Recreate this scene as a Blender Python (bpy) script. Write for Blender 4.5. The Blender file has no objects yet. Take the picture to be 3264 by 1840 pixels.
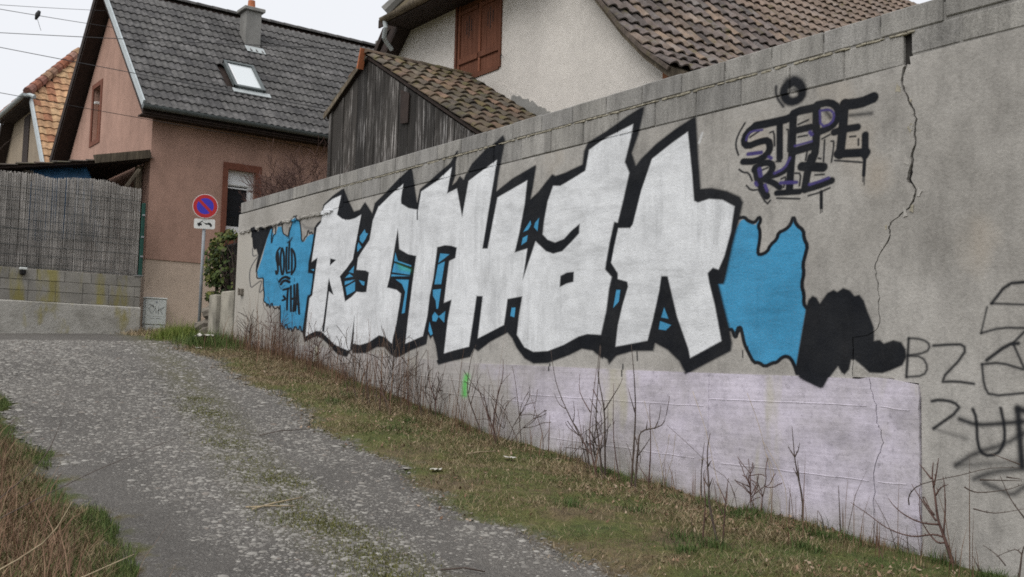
import bpy, math, random, json
import numpy as np
from mathutils import Vector, Matrix, noise

random.seed(7); RNG = np.random.default_rng(7)
scene = bpy.context.scene
COL = scene.collection
R = math.radians

# ------------------------------------------------------------------ camera
# world: X along the graffiti wall (towards the viewer), Y from the road to the houses, Z up
cam_data = bpy.data.cameras.new('camera')
cam = bpy.data.objects.new('camera', cam_data); COL.objects.link(cam)
YAW, PITCH, ROLL = .633688, .0797992, .0259069
fw = Vector((-math.cos(YAW), math.sin(YAW), 0)); rt = Vector((math.sin(YAW), math.cos(YAW), 0)); up = Vector((0, 0, 1))
f2 = fw*math.cos(PITCH) + up*math.sin(PITCH); u2 = up*math.cos(PITCH) - fw*math.sin(PITCH)
r3 = rt*math.cos(ROLL) + u2*math.sin(ROLL); u3 = u2*math.cos(ROLL) - rt*math.sin(ROLL)
mw = Matrix((r3, u3, -f2)).transposed().to_4x4(); mw.translation = (0, 0, 1.6)
cam.matrix_world = mw
cam_data.sensor_width = 36; cam_data.lens = 37.02; cam_data.clip_start = .05; cam_data.clip_end = 900
scene.camera = cam

# ------------------------------------------------------------------ sky, sun, exposure (bright overcast)
SUN_EL = R(56)
world = bpy.data.worlds.new('World'); scene.world = world; world.use_nodes = True
wn = world.node_tree; wn.nodes.clear()
w_out = wn.nodes.new('ShaderNodeOutputWorld'); w_bg = wn.nodes.new('ShaderNodeBackground')
w_sky = wn.nodes.new('ShaderNodeTexSky'); w_sky.sky_type = 'NISHITA'; w_sky.sun_disc = False
w_sky.sun_elevation = SUN_EL; w_sky.sun_rotation = R(167); w_sky.dust_density = 6; w_sky.air_density = 1.5
w_hs = wn.nodes.new('ShaderNodeHueSaturation'); w_hs.inputs['Saturation'].default_value = .22
w_mix = wn.nodes.new('ShaderNodeMix'); w_mix.data_type = 'RGBA'; w_mix.inputs[0].default_value = .82
w_mix.inputs[7].default_value = (7.0, 7.15, 7.5, 1)                     # the even cloud sheet
wn.links.new(w_sky.outputs[0], w_hs.inputs['Color']); wn.links.new(w_hs.outputs[0], w_mix.inputs[6])
wn.links.new(w_mix.outputs[2], w_bg.inputs['Color']); w_bg.inputs['Strength'].default_value = .105
wn.links.new(w_bg.outputs[0], w_out.inputs['Surface'])
sun_data = bpy.data.lights.new('sun', 'SUN'); sun_data.energy = 1.4; sun_data.angle = R(50); sun_data.color = (1, .97, .93)
sun = bpy.data.objects.new('sun', sun_data); COL.objects.link(sun)
sd = Vector((.15, -.65, 1.0)).normalized()                            # direction towards the bright part of the cloud
sun.rotation_euler = sd.to_track_quat('Z', 'Y').to_euler()
sun.location = (0, -10, 30)
scene.view_settings.view_transform = 'Standard'; scene.view_settings.look = 'None'
scene.view_settings.exposure = .42; scene.view_settings.gamma = 1
scene.render.engine = 'CYCLES'
scene.cycles.use_denoising = False; scene.cycles.filter_width = 1.75
scene.cycles.max_bounces = 6; scene.cycles.transparent_max_bounces = 12

# ------------------------------------------------------------------ helpers: objects
class MB:
    def __init__(s): s.v = []; s.f = []
    def add(s, vs, fs):
        n = len(s.v); s.v += [tuple(p) for p in vs]; s.f += [tuple(i+n for i in q) for q in fs]; return s
    def box(s, x0, x1, y0, y1, z0, z1):
        return s.add([(x0,y0,z0),(x1,y0,z0),(x1,y1,z0),(x0,y1,z0),(x0,y0,z1),(x1,y0,z1),(x1,y1,z1),(x0,y1,z1)],
                     [(3,2,1,0),(4,5,6,7),(0,1,5,4),(1,2,6,5),(2,3,7,6),(3,0,4,7)])
    def cbox(s, x0, x1, y0, y1, z0, z1, c=.008, jit=0):
        """box with chamfered edges"""
        X = (x0, x1); Y = (y0, y1); Z = (z0, z1); vs = []; idx = {}
        for i in (0,1):
            for j in (0,1):
                for k in (0,1):
                    for a in range(3):
                        p = [X[i], Y[j], Z[k]]; q = (i,j,k)
                        for b in range(3):
                            if b != a: p[b] += c if q[b] == 0 else -c
                        p = [t + random.uniform(-jit, jit) for t in p]
                        idx[(i,j,k,a)] = len(vs); vs.append(p)
        fs = []
        for a in range(3):
            b, d = (a+1) % 3, (a+2) % 3
            for sgn in (0,1):
                ring = []
                for (m, n) in ((0,0),(1,0),(1,1),(0,1)):
                    q = [0,0,0]; q[a] = sgn; q[b] = m; q[d] = n; ring.append(idx[(*q, a)])
                fs.append(ring if sgn else ring[::-1])
        for a in range(3):
            b, d = (a+1) % 3, (a+2) % 3
            for m in (0,1):
                for n in (0,1):
                    q0 = [0,0,0]; q0[b] = m; q0[d] = n; q1 = q0[:]; q1[a] = 1
                    r = [idx[(*q0,b)], idx[(*q1,b)], idx[(*q1,d)], idx[(*q0,d)]]
                    fs.append(r if (m == n) else r[::-1])
        for i in (0,1):
            for j in (0,1):
                for k in (0,1):
                    t = [idx[(i,j,k,0)], idx[(i,j,k,1)], idx[(i,j,k,2)]]
                    fs.append(t if (i+j+k) % 2 else t[::-1])
        return s.add(vs, fs)
    def obox(s, o, u, v, w):
        """box from corner o with edge vectors u, v, w"""
        o, u, v, w = map(Vector, (o, u, v, w))
        P = [o, o+u, o+u+v, o+v]; P += [p+w for p in P]
        return s.add(P, [(3,2,1,0),(4,5,6,7),(0,1,5,4),(1,2,6,5),(2,3,7,6),(3,0,4,7)])
    def prism(s, poly, axis, d0, d1):
        """2-D polygon pushed along an axis; axis 'y': poly is (x,z), 'x': (y,z), 'z': (x,y)"""
        def put(p, d): return (p[0], d, p[1]) if axis == 'y' else (d, p[0], p[1]) if axis == 'x' else (p[0], p[1], d)
        n = len(poly); vs = [put(p, d0) for p in poly] + [put(p, d1) for p in poly]
        fs = [tuple(range(n)), tuple(range(2*n-1, n-1, -1))] + [(i, i+n, (i+1) % n + n, (i+1) % n) for i in range(n)]
        return s.add(vs, fs)
    def beam(s, a, b, w, h, upv=(0,0,1)):
        a, b = Vector(a), Vector(b); d = (b-a).normalized(); side = d.cross(Vector(upv))
        if side.length < 1e-4: side = d.cross(Vector((1,0,0)))
        side.normalize(); u = side.cross(d)
        return s.obox(a - side*w/2 - u*h/2, b-a, side*w, u*h)
    def tube(s, pts, rad, n=6, cap=True):
        pts = [Vector(p) for p in pts]; m = len(pts); base = len(s.v)
        if not hasattr(rad, '__len__'): rad = [rad]*m
        ref = Vector((.3, .2, .93)); vs = []
        for i, p in enumerate(pts):
            d = (pts[min(i+1, m-1)] - pts[max(i-1, 0)]).normalized()
            a = d.cross(ref)
            if a.length < .05: a = d.cross(Vector((1, 0, 0)))
            a.normalize(); b = d.cross(a)
            for k in range(n):
                t = 2*math.pi*k/n; vs.append(p + (a*math.cos(t) + b*math.sin(t))*rad[i])
        fs = [(i*n+k, i*n+(k+1) % n, (i+1)*n+(k+1) % n, (i+1)*n+k) for i in range(m-1) for k in range(n)]
        if cap: fs += [tuple(range(n-1, -1, -1)), tuple((m-1)*n+k for k in range(n))]
        return s.add(vs, fs)
    def trough(s, a, b, r, n=8, th=.004):
        """half-round gutter from a to b"""
        a, b = Vector(a), Vector(b); d = (b-a).normalized(); side = d.cross(Vector((0,0,1))).normalized(); vs = []
        for p in (a, b):
            for rr in (r, r-th):
                for k in range(n+1):
                    t = math.pi + math.pi*k/n; vs.append(p + side*math.cos(t)*rr + Vector((0,0,1))*math.sin(t)*rr)
        m = n+1; fs = []
        for k in range(n):
            fs.append((k, k+1, 2*m+k+1, 2*m+k)); fs.append((m+k, 3*m+k, 3*m+k+1, m+k+1))
        fs += [(0, 2*m, 3*m, m), (n, m+n, 3*m+n, 2*m+n)]
        for o in (0, 2*m):
            fs.append(tuple(o+k for k in range(m)))
        return s.add(vs, fs)
    def disc(s, c, u, v, r, th, nrm, n=40, r0=0):
        c, u, v, nrm = Vector(c), Vector(u), Vector(v), Vector(nrm); vs = []
        for q in (0, th):
            for k in range(n):
                t = 2*math.pi*k/n; vs.append(c + (u*math.cos(t)+v*math.sin(t))*r + nrm*q)
        fs = [(k, (k+1) % n, n+(k+1) % n, n+k) for k in range(n)]
        if r0 == 0: fs += [tuple(range(n, 2*n)), tuple(range(n-1, -1, -1))]
        else:
            for q in (0, th):
                for k in range(n):
                    t = 2*math.pi*k/n; vs.append(c + (u*math.cos(t)+v*math.sin(t))*r0 + nrm*q)
            fs += [(n+k, n+(k+1) % n, 3*n+(k+1) % n, 3*n+k) for k in range(n)] + [(2*n+k, 3*n+k, 3*n+(k+1) % n, 2*n+(k+1) % n) for k in range(n)]
        return s.add(vs, fs)
    def mesh(s, name, mat=None, smooth=False):
        me = bpy.data.meshes.new(name); me.from_pydata(s.v, [], s.f)
        import bmesh
        bm = bmesh.new(); bm.from_mesh(me); bmesh.ops.recalc_face_normals(bm, faces=bm.faces); bm.to_mesh(me); bm.free()
        if mat: me.materials.append(mat)
        if smooth:
            me.polygons.foreach_set('use_smooth', [True]*len(me.polygons))
        return me
    def build(s, name, mat, parent=None, smooth=False):
        return place(name, s.mesh(name, mat, smooth), parent)

def place(name, me, parent=None, mtx=None):
    o = bpy.data.objects.new(name, me); COL.objects.link(o)
    if mtx is not None: o.matrix_basis = mtx
    if parent is not None:
        o.parent = parent
        if parent.type == 'EMPTY': o.matrix_parent_inverse = Matrix.Translation(parent.location).inverted()
    return o
def tag(o, label=None, cat=None, group=None, kind=None):
    if label: o['label'] = label
    if cat: o['category'] = cat
    if group: o['group'] = group
    if kind: o['kind'] = kind
    return o
def thing(name, loc, label, cat, group=None):
    o = bpy.data.objects.new(name, None); COL.objects.link(o); o.location = loc; o.empty_display_size = .2
    return tag(o, label, cat, group)
def np_mesh(name, V, F, mat, attr=None, smooth=False):
    """mesh from numpy arrays; F is a list of (n,k) index arrays"""
    me = bpy.data.meshes.new(name); V = np.asarray(V, np.float32)
    me.vertices.add(len(V)); me.vertices.foreach_set('co', V.ravel())
    loops = np.concatenate([f.ravel() for f in F]).astype(np.int32)
    sizes = np.concatenate([np.full(len(f), f.shape[1]) for f in F]).astype(np.int32)
    starts = np.concatenate([[0], np.cumsum(sizes)[:-1]]).astype(np.int32)
    me.loops.add(len(loops)); me.loops.foreach_set('vertex_index', loops)
    me.polygons.add(len(sizes)); me.polygons.foreach_set('loop_start', starts)
    if smooth: me.polygons.foreach_set('use_smooth', np.ones(len(sizes), bool))
    me.update(calc_edges=True); me.validate()
    if attr is not None:
        a = me.attributes.new('rnd', 'FLOAT', 'POINT'); a.data.foreach_set('value', np.asarray(attr, np.float32))
    me.materials.append(mat)
    return me

# ------------------------------------------------------------------ helpers: materials
class NT:
    def __init__(s, name):
        s.m = bpy.data.materials.new(name); s.m.use_nodes = True; s.t = s.m.node_tree; s.n = s.t.nodes
        s.b = s.n['Principled BSDF']; s.b.inputs['Roughness'].default_value = .9; s.b.inputs['Specular IOR Level'].default_value = .25
        s._pos = None
    def node(s, typ, **kw):
        n = s.n.new(typ)
        for k, v in kw.items(): setattr(n, k, v)
        return n
    def link(s, a, b): s.t.links.new(a, b)
    def pos(s):
        if s._pos is None: s._pos = s.node('ShaderNodeNewGeometry').outputs['Position']
        return s._pos
    def mapping(s, scale, src=None):
        m = s.node('ShaderNodeMapping'); m.inputs['Scale'].default_value = scale; s.link(src or s.pos(), m.inputs['Vector']); return m.outputs[0]
    def noise(s, scale=5, detail=4, rough=.55, vec=None, stretch=None):
        n = s.node('ShaderNodeTexNoise'); n.inputs['Scale'].default_value = scale; n.inputs['Detail'].default_value = detail; n.inputs['Roughness'].default_value = rough
        v = vec or s.pos()
        if stretch: v = s.mapping(stretch, v)
        s.link(v, n.inputs['Vector']); return n.outputs['Fac']
    def ramp(s, fac, cols, lo=.3, hi=.7):
        r = s.node('ShaderNodeValToRGB'); e = r.color_ramp.elements
        if hasattr(cols[0], '__len__') and len(cols[0]) == 2: stops = cols
        else: stops = [(lo + (hi-lo)*i/max(1, len(cols)-1), c) for i, c in enumerate(cols)]
        while len(e) < len(stops): e.new(.5)
        for el, (p, c) in zip(e, stops): el.position = p; el.color = (*c, 1) if hasattr(c, '__len__') else (c, c, c, 1)
        s.link(fac, r.inputs[0]); return r.outputs[0]
    def mix(s, fac, a, b, mode='MIX'):
        m = s.node('ShaderNodeMix', data_type='RGBA', blend_type=mode)
        for v, i in ((fac, 0), (a, 6), (b, 7)):
            if hasattr(v, 'is_output') or isinstance(v, bpy.types.NodeSocket): s.link(v, m.inputs[i])
            elif i == 0: m.inputs[i].default_value = v
            else: m.inputs[i].default_value = (*v, 1) if hasattr(v, '__len__') else (v, v, v, 1)
        return m.outputs[2]
    def math(s, op, a, b=0., clamp=False):
        m = s.node('ShaderNodeMath', operation=op, use_clamp=clamp)
        for v, i in ((a, 0), (b, 1)):
            if isinstance(v, bpy.types.NodeSocket): s.link(v, m.inputs[i])
            else: m.inputs[i].default_value = v
        return m.outputs[0]
    def sep(s, v=None):
        n = s.node('ShaderNodeSeparateXYZ'); s.link(v or s.pos(), n.inputs[0]); return n.outputs
    def rand(s): return s.node('ShaderNodeObjectInfo').outputs['Random']
    def attr(s, name='rnd'): return s.node('ShaderNodeAttribute', attribute_name=name).outputs['Fac']
    def color(s, c):
        if isinstance(c, bpy.types.NodeSocket): s.link(c, s.b.inputs['Base Color'])
        else: s.b.inputs['Base Color'].default_value = (*c, 1)
    def rough(s, r):
        if isinstance(r, bpy.types.NodeSocket): s.link(r, s.b.inputs['Roughness'])
        else: s.b.inputs['Roughness'].default_value = r
    def bump(s, h, strength=.5, dist=.01):
        n = s.node('ShaderNodeBump'); n.inputs['Strength'].default_value = strength; n.inputs['Distance'].default_value = dist
        s.link(h, n.inputs['Height']); s.link(n.outputs[0], s.b.inputs['Normal'])

def plain(name, col, rough=.7, var=.15, scale=6, bump=.0, bscale=60, metal=0, stretch=None):
    t = NT(name); a = tuple(c*(1-var) for c in col); b = tuple(min(1, c*(1+var)) for c in col)
    t.color(t.ramp(t.noise(scale, 5, .6, stretch=stretch), [a, b])); t.rough(rough); t.b.inputs['Metallic'].default_value = metal
    if bump: t.bump(t.noise(bscale, 4), bump, .01)
    return t.m

# ------------------------------------------------------------------ graffiti: strokes and shapes in wall coordinates (x, z in mm)
GRAFFITI = json.loads('''[
["p",2,[-13587,3496,-13873,3519,-13965,3518,-14059,3493,-14140,3432,-14221,3439,-14258,3572,-14327,3733,-14442,3815,-14565,3773,-14648,3687,-14691,3565,-14783,3565,-14909,3624,-14970,3734,-15105,3747,-15163,3636,-15248,3634,-15318,3740,-15377,3737,-15500,3588,-15668,3290,-15831,3094,-15787,3001,-15572,2972,-15517,2692,-15500,2611,-15266,2529,-15052,2522,-14900,2516,-14850,2287,-14823,2208,-14641,2166,-14456,2140,-14353,2184,-14101,2119,-13793,2114,-13594,2845],0.0074,1,0.42],
["p",2,[-5827,2899,-5784,2906,-5734,2871,-5670,2848,-5629,2890,-5619,2860,-5647,2835,-5627,2789,-5634,2714,-5643,2627,-5631,2596,-5551,2611,-5511,2671,-5457,2707,-5431,2760,-5365,2776,-5313,2813,-5290,2858,-5271,2809,-5196,2755,-5189,2696,-5155,2631,-5175,2570,-5195,2488,-5187,2425,-5207,2333,-5187,2259,-5191,2187,-5163,2150,-5255,1703,-5270,1713,-5307,1764,-5352,1785,-5398,1774,-5450,1737,-5490,1732,-5564,1704,-5625,1736,-5681,1736,-5737,1816,-5780,1903,-5802,1980,-5831,2019,-5855,1975,-5874,1950,-5907,2004,-5947,2015,-6105,2187,-6109,2527],0.0074,1,0.8],
["s",0,[-5841,2921,-5788,2924,-5748,2887,-5678,2862,-5633,2912,-5614,2875,-5644,2837,-5621,2789,-5626,2713,-5647,2625,-5628,2596,-5548,2616,-5516,2671,-5452,2709,-5436,2763,-5368,2778,-5315,2815,-5290,2879,-5263,2808,-5191,2757,-5189,2698,-5153,2631,-5173,2570,-5198,2488,-5185,2425,-5210,2333,-5184,2259,-5189,2187,-5161,2155],0.015,0.0065,1,0.81],
["s",0,[-5939,2002,-5907,2001,-5881,1937,-5858,1948,-5850,2014,-5816,2018,-5795,1947,-5777,1882,-5737,1816,-5678,1730,-5625,1733,-5564,1699,-5490,1730,-5444,1734,-5398,1772,-5352,1785,-5307,1766,-5268,1702,-5248,1651],0.015,0.0065,1,0.79],
["s",0,[-5859,1975,-5821,2008],0.018,0.0065,1,0.78],
["p",0,[-5166,2155,-5144,2216,-5106,2246,-5069,2232,-5038,2186,-4971,2260,-4917,2283,-4881,2266,-4828,2293,-4769,2271,-4729,2229,-4689,2235,-4649,2191,-4621,2117,-4593,2058,-4565,1989,-4567,1898,-4521,1904,-4488,1878,-4412,1901,-4348,1886,-4312,1834,-4307,1778,-4338,1722,-4424,1688,-4500,1663,-4610,1666,-4655,1704,-4729,1757,-4758,1757,-4775,1688,-4816,1648,-4845,1665,-4874,1707,-4946,1626,-4994,1550,-5018,1542,-5067,1558,-5141,1587,-5204,1611,-5255,1651,-5261,1702],0.0099,1,0.86],
["p",0,[-16123,3820,-16040,3837,-15954,3816,-15863,3745,-15786,3796,-15664,3801,-15578,3751,-15441,3779,-15224,3778,-15317,3735,-15376,3727,-15500,3588,-15674,3340,-15839,3095,-15892,3090,-15885,3206,-15818,3350,-15906,3465,-15975,3454,-16052,3502,-16095,3657,-16140,3678],0.0087,1,0.4],
["s",0,[-13873,3519,-13928,3565,-13965,3523,-14028,3604,-14066,3501,-14129,3499,-14175,3435,-14237,3455,-14258,3572,-14309,3732,-14386,3789,-14446,3854,-14480,3827,-14537,3856,-14576,3774,-14630,3693,-14678,3627,-14726,3552,-14805,3591,-14901,3616,-14951,3740,-14922,3825,-14992,3768,-15107,3763],0.009,0.0078,1,0.43],
["s",0,[-15183,3754,-15178,3638,-15247,3631,-15282,3586,-15319,3491,-15331,3606,-15297,3733],0.0105,0.0078,1,0.41],
["s",0,[-14706,3535,-14677,3690],0.007,0.0091,1,0.42],
["s",0,[-15839,3095,-15839,2987,-15695,2982,-15565,2980,-15568,2858,-15503,2708,-15532,2604,-15430,2592,-15383,2517,-15350,2581,-15261,2481,-15214,2591,-15146,2501,-15047,2474,-14975,2511,-14912,2454,-14896,2548,-14866,2366,-14863,2162,-14778,2246,-14749,2137,-14650,2259,-14564,2134,-14479,2186,-14409,2101,-14338,2214,-14223,2121,-14163,2218,-14099,2096,-14034,2147],0.01,0.0065,1,0.42],
["s",5,[-15826,3343,-15974,3262,-16099,3178,-16142,3072,-16107,2952,-16052,2841,-15890,2891,-15611,2958,-15680,2847,-15710,2750,-15611,2778,-15536,2823],0.008,0.0091,1,0.4],
["s",5,[-16063,3486,-16035,3350,-15882,3363],0.0075,0.0091,1,0.4],
["p",5,[-14293,3745,-14074,3655,-13865,3612,-13794,3582,-13929,3572,-14069,3601,-14213,3645],0.0186,0.45,0.44],
["p",0,[-13999,1956,-14083,2111,-13974,2596,-13960,2633,-13870,2651,-13826,2828,-13819,2940,-13974,2961,-13978,3108,-13902,3283,-13845,3504,-13830,3608,-13735,3667,-13622,3700,-13597,3794,-13604,3736,-13558,3911,-13283,4005,-13014,4063,-12949,4069,-12789,3874,-12626,3713,-12462,3722,-12325,3811,-12118,3641,-12058,3763,-11797,3862,-11442,4012,-11154,4113,-11112,4024,-11067,3886,-10988,3651,-10937,3803,-10715,3877,-10274,4034,-10130,4160,-10098,4141,-10149,4024,-10151,3855,-10204,3764,-10132,3791,-10056,3851,-9975,3796,-9946,3841,-9817,3957,-9568,4075,-9338,4141,-9227,4190,-9185,4132,-9193,4075,-9242,3907,-9290,3713,-9312,3581,-9037,3679,-8719,3749,-8626,3771,-8610,3749,-8658,3532,-8692,3421,-8578,3474,-8345,3633,-8282,3609,-8137,3620,-7868,3665,-7849,3791,-7794,3873,-7528,3940,-7211,4037,-7047,4078,-6995,4077,-7006,4013,-7062,3839,-7150,3668,-7096,3546,-7036,3594,-6840,3703,-6593,3800,-6356,3873,-6338,3849,-6305,3484,-6274,3222,-6152,3213,-5981,3166,-5832,3097,-5799,3049,-5838,2908,-5909,2700,-5988,2409,-6005,2381,-6058,2381,-6053,2373,-5935,2017,-5905,1892,-5916,1823,-6160,1728,-6420,1622,-6465,1669,-6511,1734,-6651,1832,-6805,1891,-6827,1824,-7084,1824,-7312,1781,-7419,1698,-7447,1745,-7495,1763,-7512,1748,-7657,1828,-7816,1846,-8005,1784,-8342,1703,-8579,1697,-8734,1749,-8878,1858,-8962,1962,-9045,2020,-9355,1927,-9589,1821,-9586,1825,-9661,1853,-9731,1761,-10066,1717,-10367,1666,-10401,1697,-10462,1891,-10535,2002,-10583,1968,-10637,2017,-10664,1910,-11007,1839,-11326,1746,-11477,1774,-11674,1878,-11869,1879,-12144,1802,-12476,1802,-12543,1842,-12642,1751,-12908,1781,-13156,1889,-13437,2006,-13620,2038,-13849,1996],0.0124,1,0.57],
["p",1,[-13973,2042,-13933,2340,-13888,2592,-13801,2630,-13736,2942,-13683,3165,-13869,3115,-13832,3263,-13770,3497,-13746,3600,-13619,3662,-13567,3821,-13515,3894,-13279,3959,-13019,3982,-13056,3878,-13129,3723,-12960,3645,-12767,3611,-12582,3617,-12420,3647,-12479,3470,-12567,3198,-12611,3061,-12788,2950,-12970,2855,-12882,2708,-12789,2501,-12607,2555,-12466,2618,-12321,2603,-12197,2602,-12146,2858,-12237,2889,-12489,2914,-12465,3068,-12363,3147,-12161,3286,-12093,3536,-11950,3708,-11943,3702,-11639,3823,-11343,3922,-11386,3735,-11375,3676,-11193,3599,-10957,3550,-10900,3771,-10544,3854,-10238,3975,-10265,3871,-10319,3675,-10112,3708,-9983,3359,-9871,3765,-9330,3927,-9372,3733,-9458,3384,-9559,2963,-9455,2955,-9294,3505,-8764,3623,-8800,3369,-8883,3072,-8954,2873,-8734,2897,-8799,2571,-8593,2961,-8414,2844,-8296,2811,-8153,2824,-8015,2903,-7893,2981,-7888,3078,-8019,3019,-8129,2948,-8271,2924,-8389,2962,-8475,3025,-8456,3163,-8404,3361,-8321,3508,-8205,3493,-8036,3535,-7817,3595,-7769,3784,-7769,3793,-7526,3873,-7146,3939,-7174,3815,-7252,3597,-7187,3487,-7264,3240,-7336,3033,-7385,3045,-7444,2856,-7492,2657,-7501,2600,-7407,2523,-7442,2411,-7474,2209,-7544,1981,-7741,1992,-7874,1968,-8092,1891,-8347,1829,-8584,1820,-8738,1867,-8875,1999,-8846,2196,-8798,2402,-9061,2384,-9087,2241,-9114,2108,-9597,1969,-9523,2433,-9638,2442,-9646,2445,-9694,2207,-9767,1879,-10072,1837,-10277,1803,-10219,2186,-10152,2420,-10311,2391,-10263,2680,-10225,2871,-10099,2897,-10074,3018,-10203,3050,-10333,3066,-10497,3056,-10560,2697,-10631,2484,-10668,2251,-10756,2010,-11155,1922,-11106,2264,-11040,2632,-10967,2988,-11155,3021,-11381,3104,-11437,3377,-11527,3039,-11602,2756,-11659,2635,-11421,2594,-11306,2542,-11319,2458,-11392,2178,-11487,1925,-11684,2012,-11821,2033,-12074,1948,-12317,1911,-12507,1932,-12500,2102,-12503,2303,-12542,2103,-12586,1852,-12650,1842,-12917,1894,-13034,1917,-13395,2078,-13463,2108,-13627,2118,-13791,2091],0.0087,1,0.54],
["p",1,[-6441,3746,-6382,3351,-6356,3125,-6311,3103,-6181,3120,-6031,3095,-5896,3024,-5934,2815,-6004,2615,-6066,2509,-6129,2529,-6189,2485,-6170,2403,-6104,2210,-6026,1909,-6378,1767,-6401,1848,-6541,2127,-6664,2488,-6746,2493,-6767,2368,-6845,2101,-6909,1920,-7332,1868,-7306,2060,-7246,2251,-7174,2422,-7188,2467,-7318,2500,-7319,2553,-7414,2657,-7378,2806,-7323,2979,-7162,2964,-7125,2995,-7019,3298,-6884,3572,-6640,3675],0.0087,1,0.72],
["p",0,[-13446,2108,-13377,2095,-13327,2395,-13280,2661,-13134,2604,-13230,2738,-13297,2853,-13326,2743,-13356,2541,-13401,2325],0.0074,1,0.46],
["p",0,[-13280,3125,-13097,3090,-13286,3021],0.0074,1,0.46],
["p",0,[-8172,2578,-8075,2606,-7961,2608,-7966,2507,-8071,2495,-8180,2465],0.0087,1,0.64],
["p",2,[-12307,3440,-12275,3390,-12214,3376,-12276,3309,-12354,3256,-12429,3300,-12434,3361],0.005,1,0.48],
["p",2,[-12464,3280,-12375,3209,-12490,3154,-12500,3228],0.005,1,0.48],
["p",2,[-12567,2971,-12578,2874,-12709,2896],0.005,1,0.47],
["p",2,[-12689,2874,-12585,2829,-12816,2823],0.005,1,0.47],
["p",2,[-12812,2779,-12534,2784,-12678,2747,-12819,2726],0.005,1,0.47],
["p",2,[-12790,2695,-12521,2756,-12518,2634,-12740,2585],0.005,1,0.47],
["p",2,[-12413,2771,-12254,2741,-12267,2691,-12329,2706],0.005,1,0.48],
["p",2,[-13888,3006,-13778,3007,-13784,2977],0.005,1,0.44],
["p",2,[-11479,3066,-11408,2959,-11083,2880,-11081,2863,-11498,2962],0.005,1,0.51],
["p",2,[-11496,2936,-11085,2828,-11106,2765,-11544,2824],0.005,1,0.51],
["p",2,[-11552,2798,-11105,2749,-11563,2771],0.005,1,0.51],
["p",2,[-11450,2727,-11127,2703,-11199,2300,-11268,2292,-11201,2559,-11286,2660],0.005,1,0.52],
["p",2,[-10425,2976,-10225,2951,-10461,2866],0.005,1,0.55],
["p",2,[-10466,2847,-10321,2875,-10384,2612,-10532,2617],0.005,1,0.54],
["p",2,[-10563,2553,-10386,2555,-10435,2325,-10472,2327,-10492,2419,-10558,2483],0.005,1,0.54],
["p",2,[-10507,2290,-10418,2234,-10472,2174,-10549,2184,-10559,2245],0.005,1,0.54],
["p",2,[-10418,2234,-10279,2290,-10294,2160,-10381,2210],0.005,1,0.55],
["p",2,[-10615,2175,-10534,2031,-10582,2013,-10632,2070],0.005,1,0.54],
["p",2,[-8690,3190,-8676,3147,-8727,3095,-8810,3080],0.005,1,0.61],
["p",2,[-8544,3203,-8566,3067,-8626,3114,-8606,3159],0.005,1,0.62],
["p",2,[-8817,3018,-8731,3039,-8747,2974,-8836,2944],0.005,1,0.61],
["p",2,[-8983,2286,-8913,2287,-8930,2185,-9001,2200],0.005,1,0.6],
["p",2,[-7336,2397,-7281,2395,-7300,2287,-7374,2231],0.005,1,0.68],
["p",2,[-6702,2210,-6647,2110,-6738,2124],0.005,1,0.72],
["p",2,[-6750,2091,-6613,2054,-6677,2008,-6765,2019],0.005,1,0.72],
["p",4,[-11415,2919,-11085,2828,-11096,2801,-11362,2842],0.031,0.35,0.52],
["s",0,[-15001,3409,-15095,3361,-15120,3266,-15050,3150,-15024,3052,-15072,3000,-15109,3058],0.0165,0.0065,1,0.42],
["s",0,[-14923,3395,-14961,3287,-14946,3143,-14882,2996,-14829,2993,-14814,3134,-14839,3309,-14908,3394],0.0165,0.0065,1,0.42],
["s",0,[-14748,3397,-14749,3224,-14726,3002,-14609,3011],0.0165,0.0065,1,0.42],
["s",0,[-14656,3476,-14660,3296,-14643,3060],0.0165,0.0065,1,0.43],
["s",0,[-14571,3359,-14538,3177,-14533,2983],0.016,0.0065,1,0.43],
["s",0,[-14571,3359,-14471,3297,-14415,3169,-14417,3045,-14533,2975],0.016,0.0065,1,0.43],
["s",0,[-15062,3342,-15011,3147],0.0165,0.0065,1,0.42],
["s",0,[-14656,3476,-14736,3467,-14627,3481,-14576,3524],0.0135,0.013,0.9,0.43],
["s",0,[-14673,3650,-14664,3484],0.0045,0.0097,0.9,0.42],
["s",0,[-14958,2890,-14887,2933,-14740,2953,-14607,2917],0.021,0.0065,1,0.42],
["s",0,[-14897,2847,-14826,2890,-14715,2895,-14601,2863],0.021,0.0065,1,0.42],
["s",0,[-14951,2826,-14888,2760,-14836,2804,-14745,2823],0.005,0.0078,0.8,0.42],
["s",0,[-15059,2943,-14996,2892,-14973,2851],0.005,0.0078,0.8,0.42],
["s",0,[-14425,2907,-14420,2861],0.005,0.0078,0.8,0.43],
["s",0,[-14805,2756,-14610,2770],0.017,0.0065,1,0.42],
["s",0,[-14635,2763,-14652,2640,-14641,2453],0.017,0.0065,1,0.43],
["s",0,[-14540,2797,-14522,2619,-14499,2425],0.017,0.0065,1,0.43],
["s",0,[-14521,2603,-14396,2613],0.017,0.0065,1,0.43],
["s",0,[-14422,2807,-14403,2614,-14413,2422],0.017,0.0065,1,0.43],
["s",0,[-14327,2817,-14327,2641,-14349,2428],0.017,0.0065,1,0.43],
["s",0,[-14316,2817,-14271,2608,-14213,2378],0.017,0.0065,1,0.43],
["s",0,[-14352,2527,-14245,2523],0.017,0.0065,1,0.43],
["s",0,[-14815,2599,-14705,2611,-14784,2661],0.017,0.0065,1,0.42],
["s",0,[-14661,2360,-14609,2390],0.005,0.0078,0.7,0.43],
["s",0,[-14463,2385,-14459,2347,-14424,2357],0.005,0.0078,0.7,0.43],
["s",0,[-14339,2405,-14301,2373],0.005,0.0078,0.7,0.43],
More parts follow.
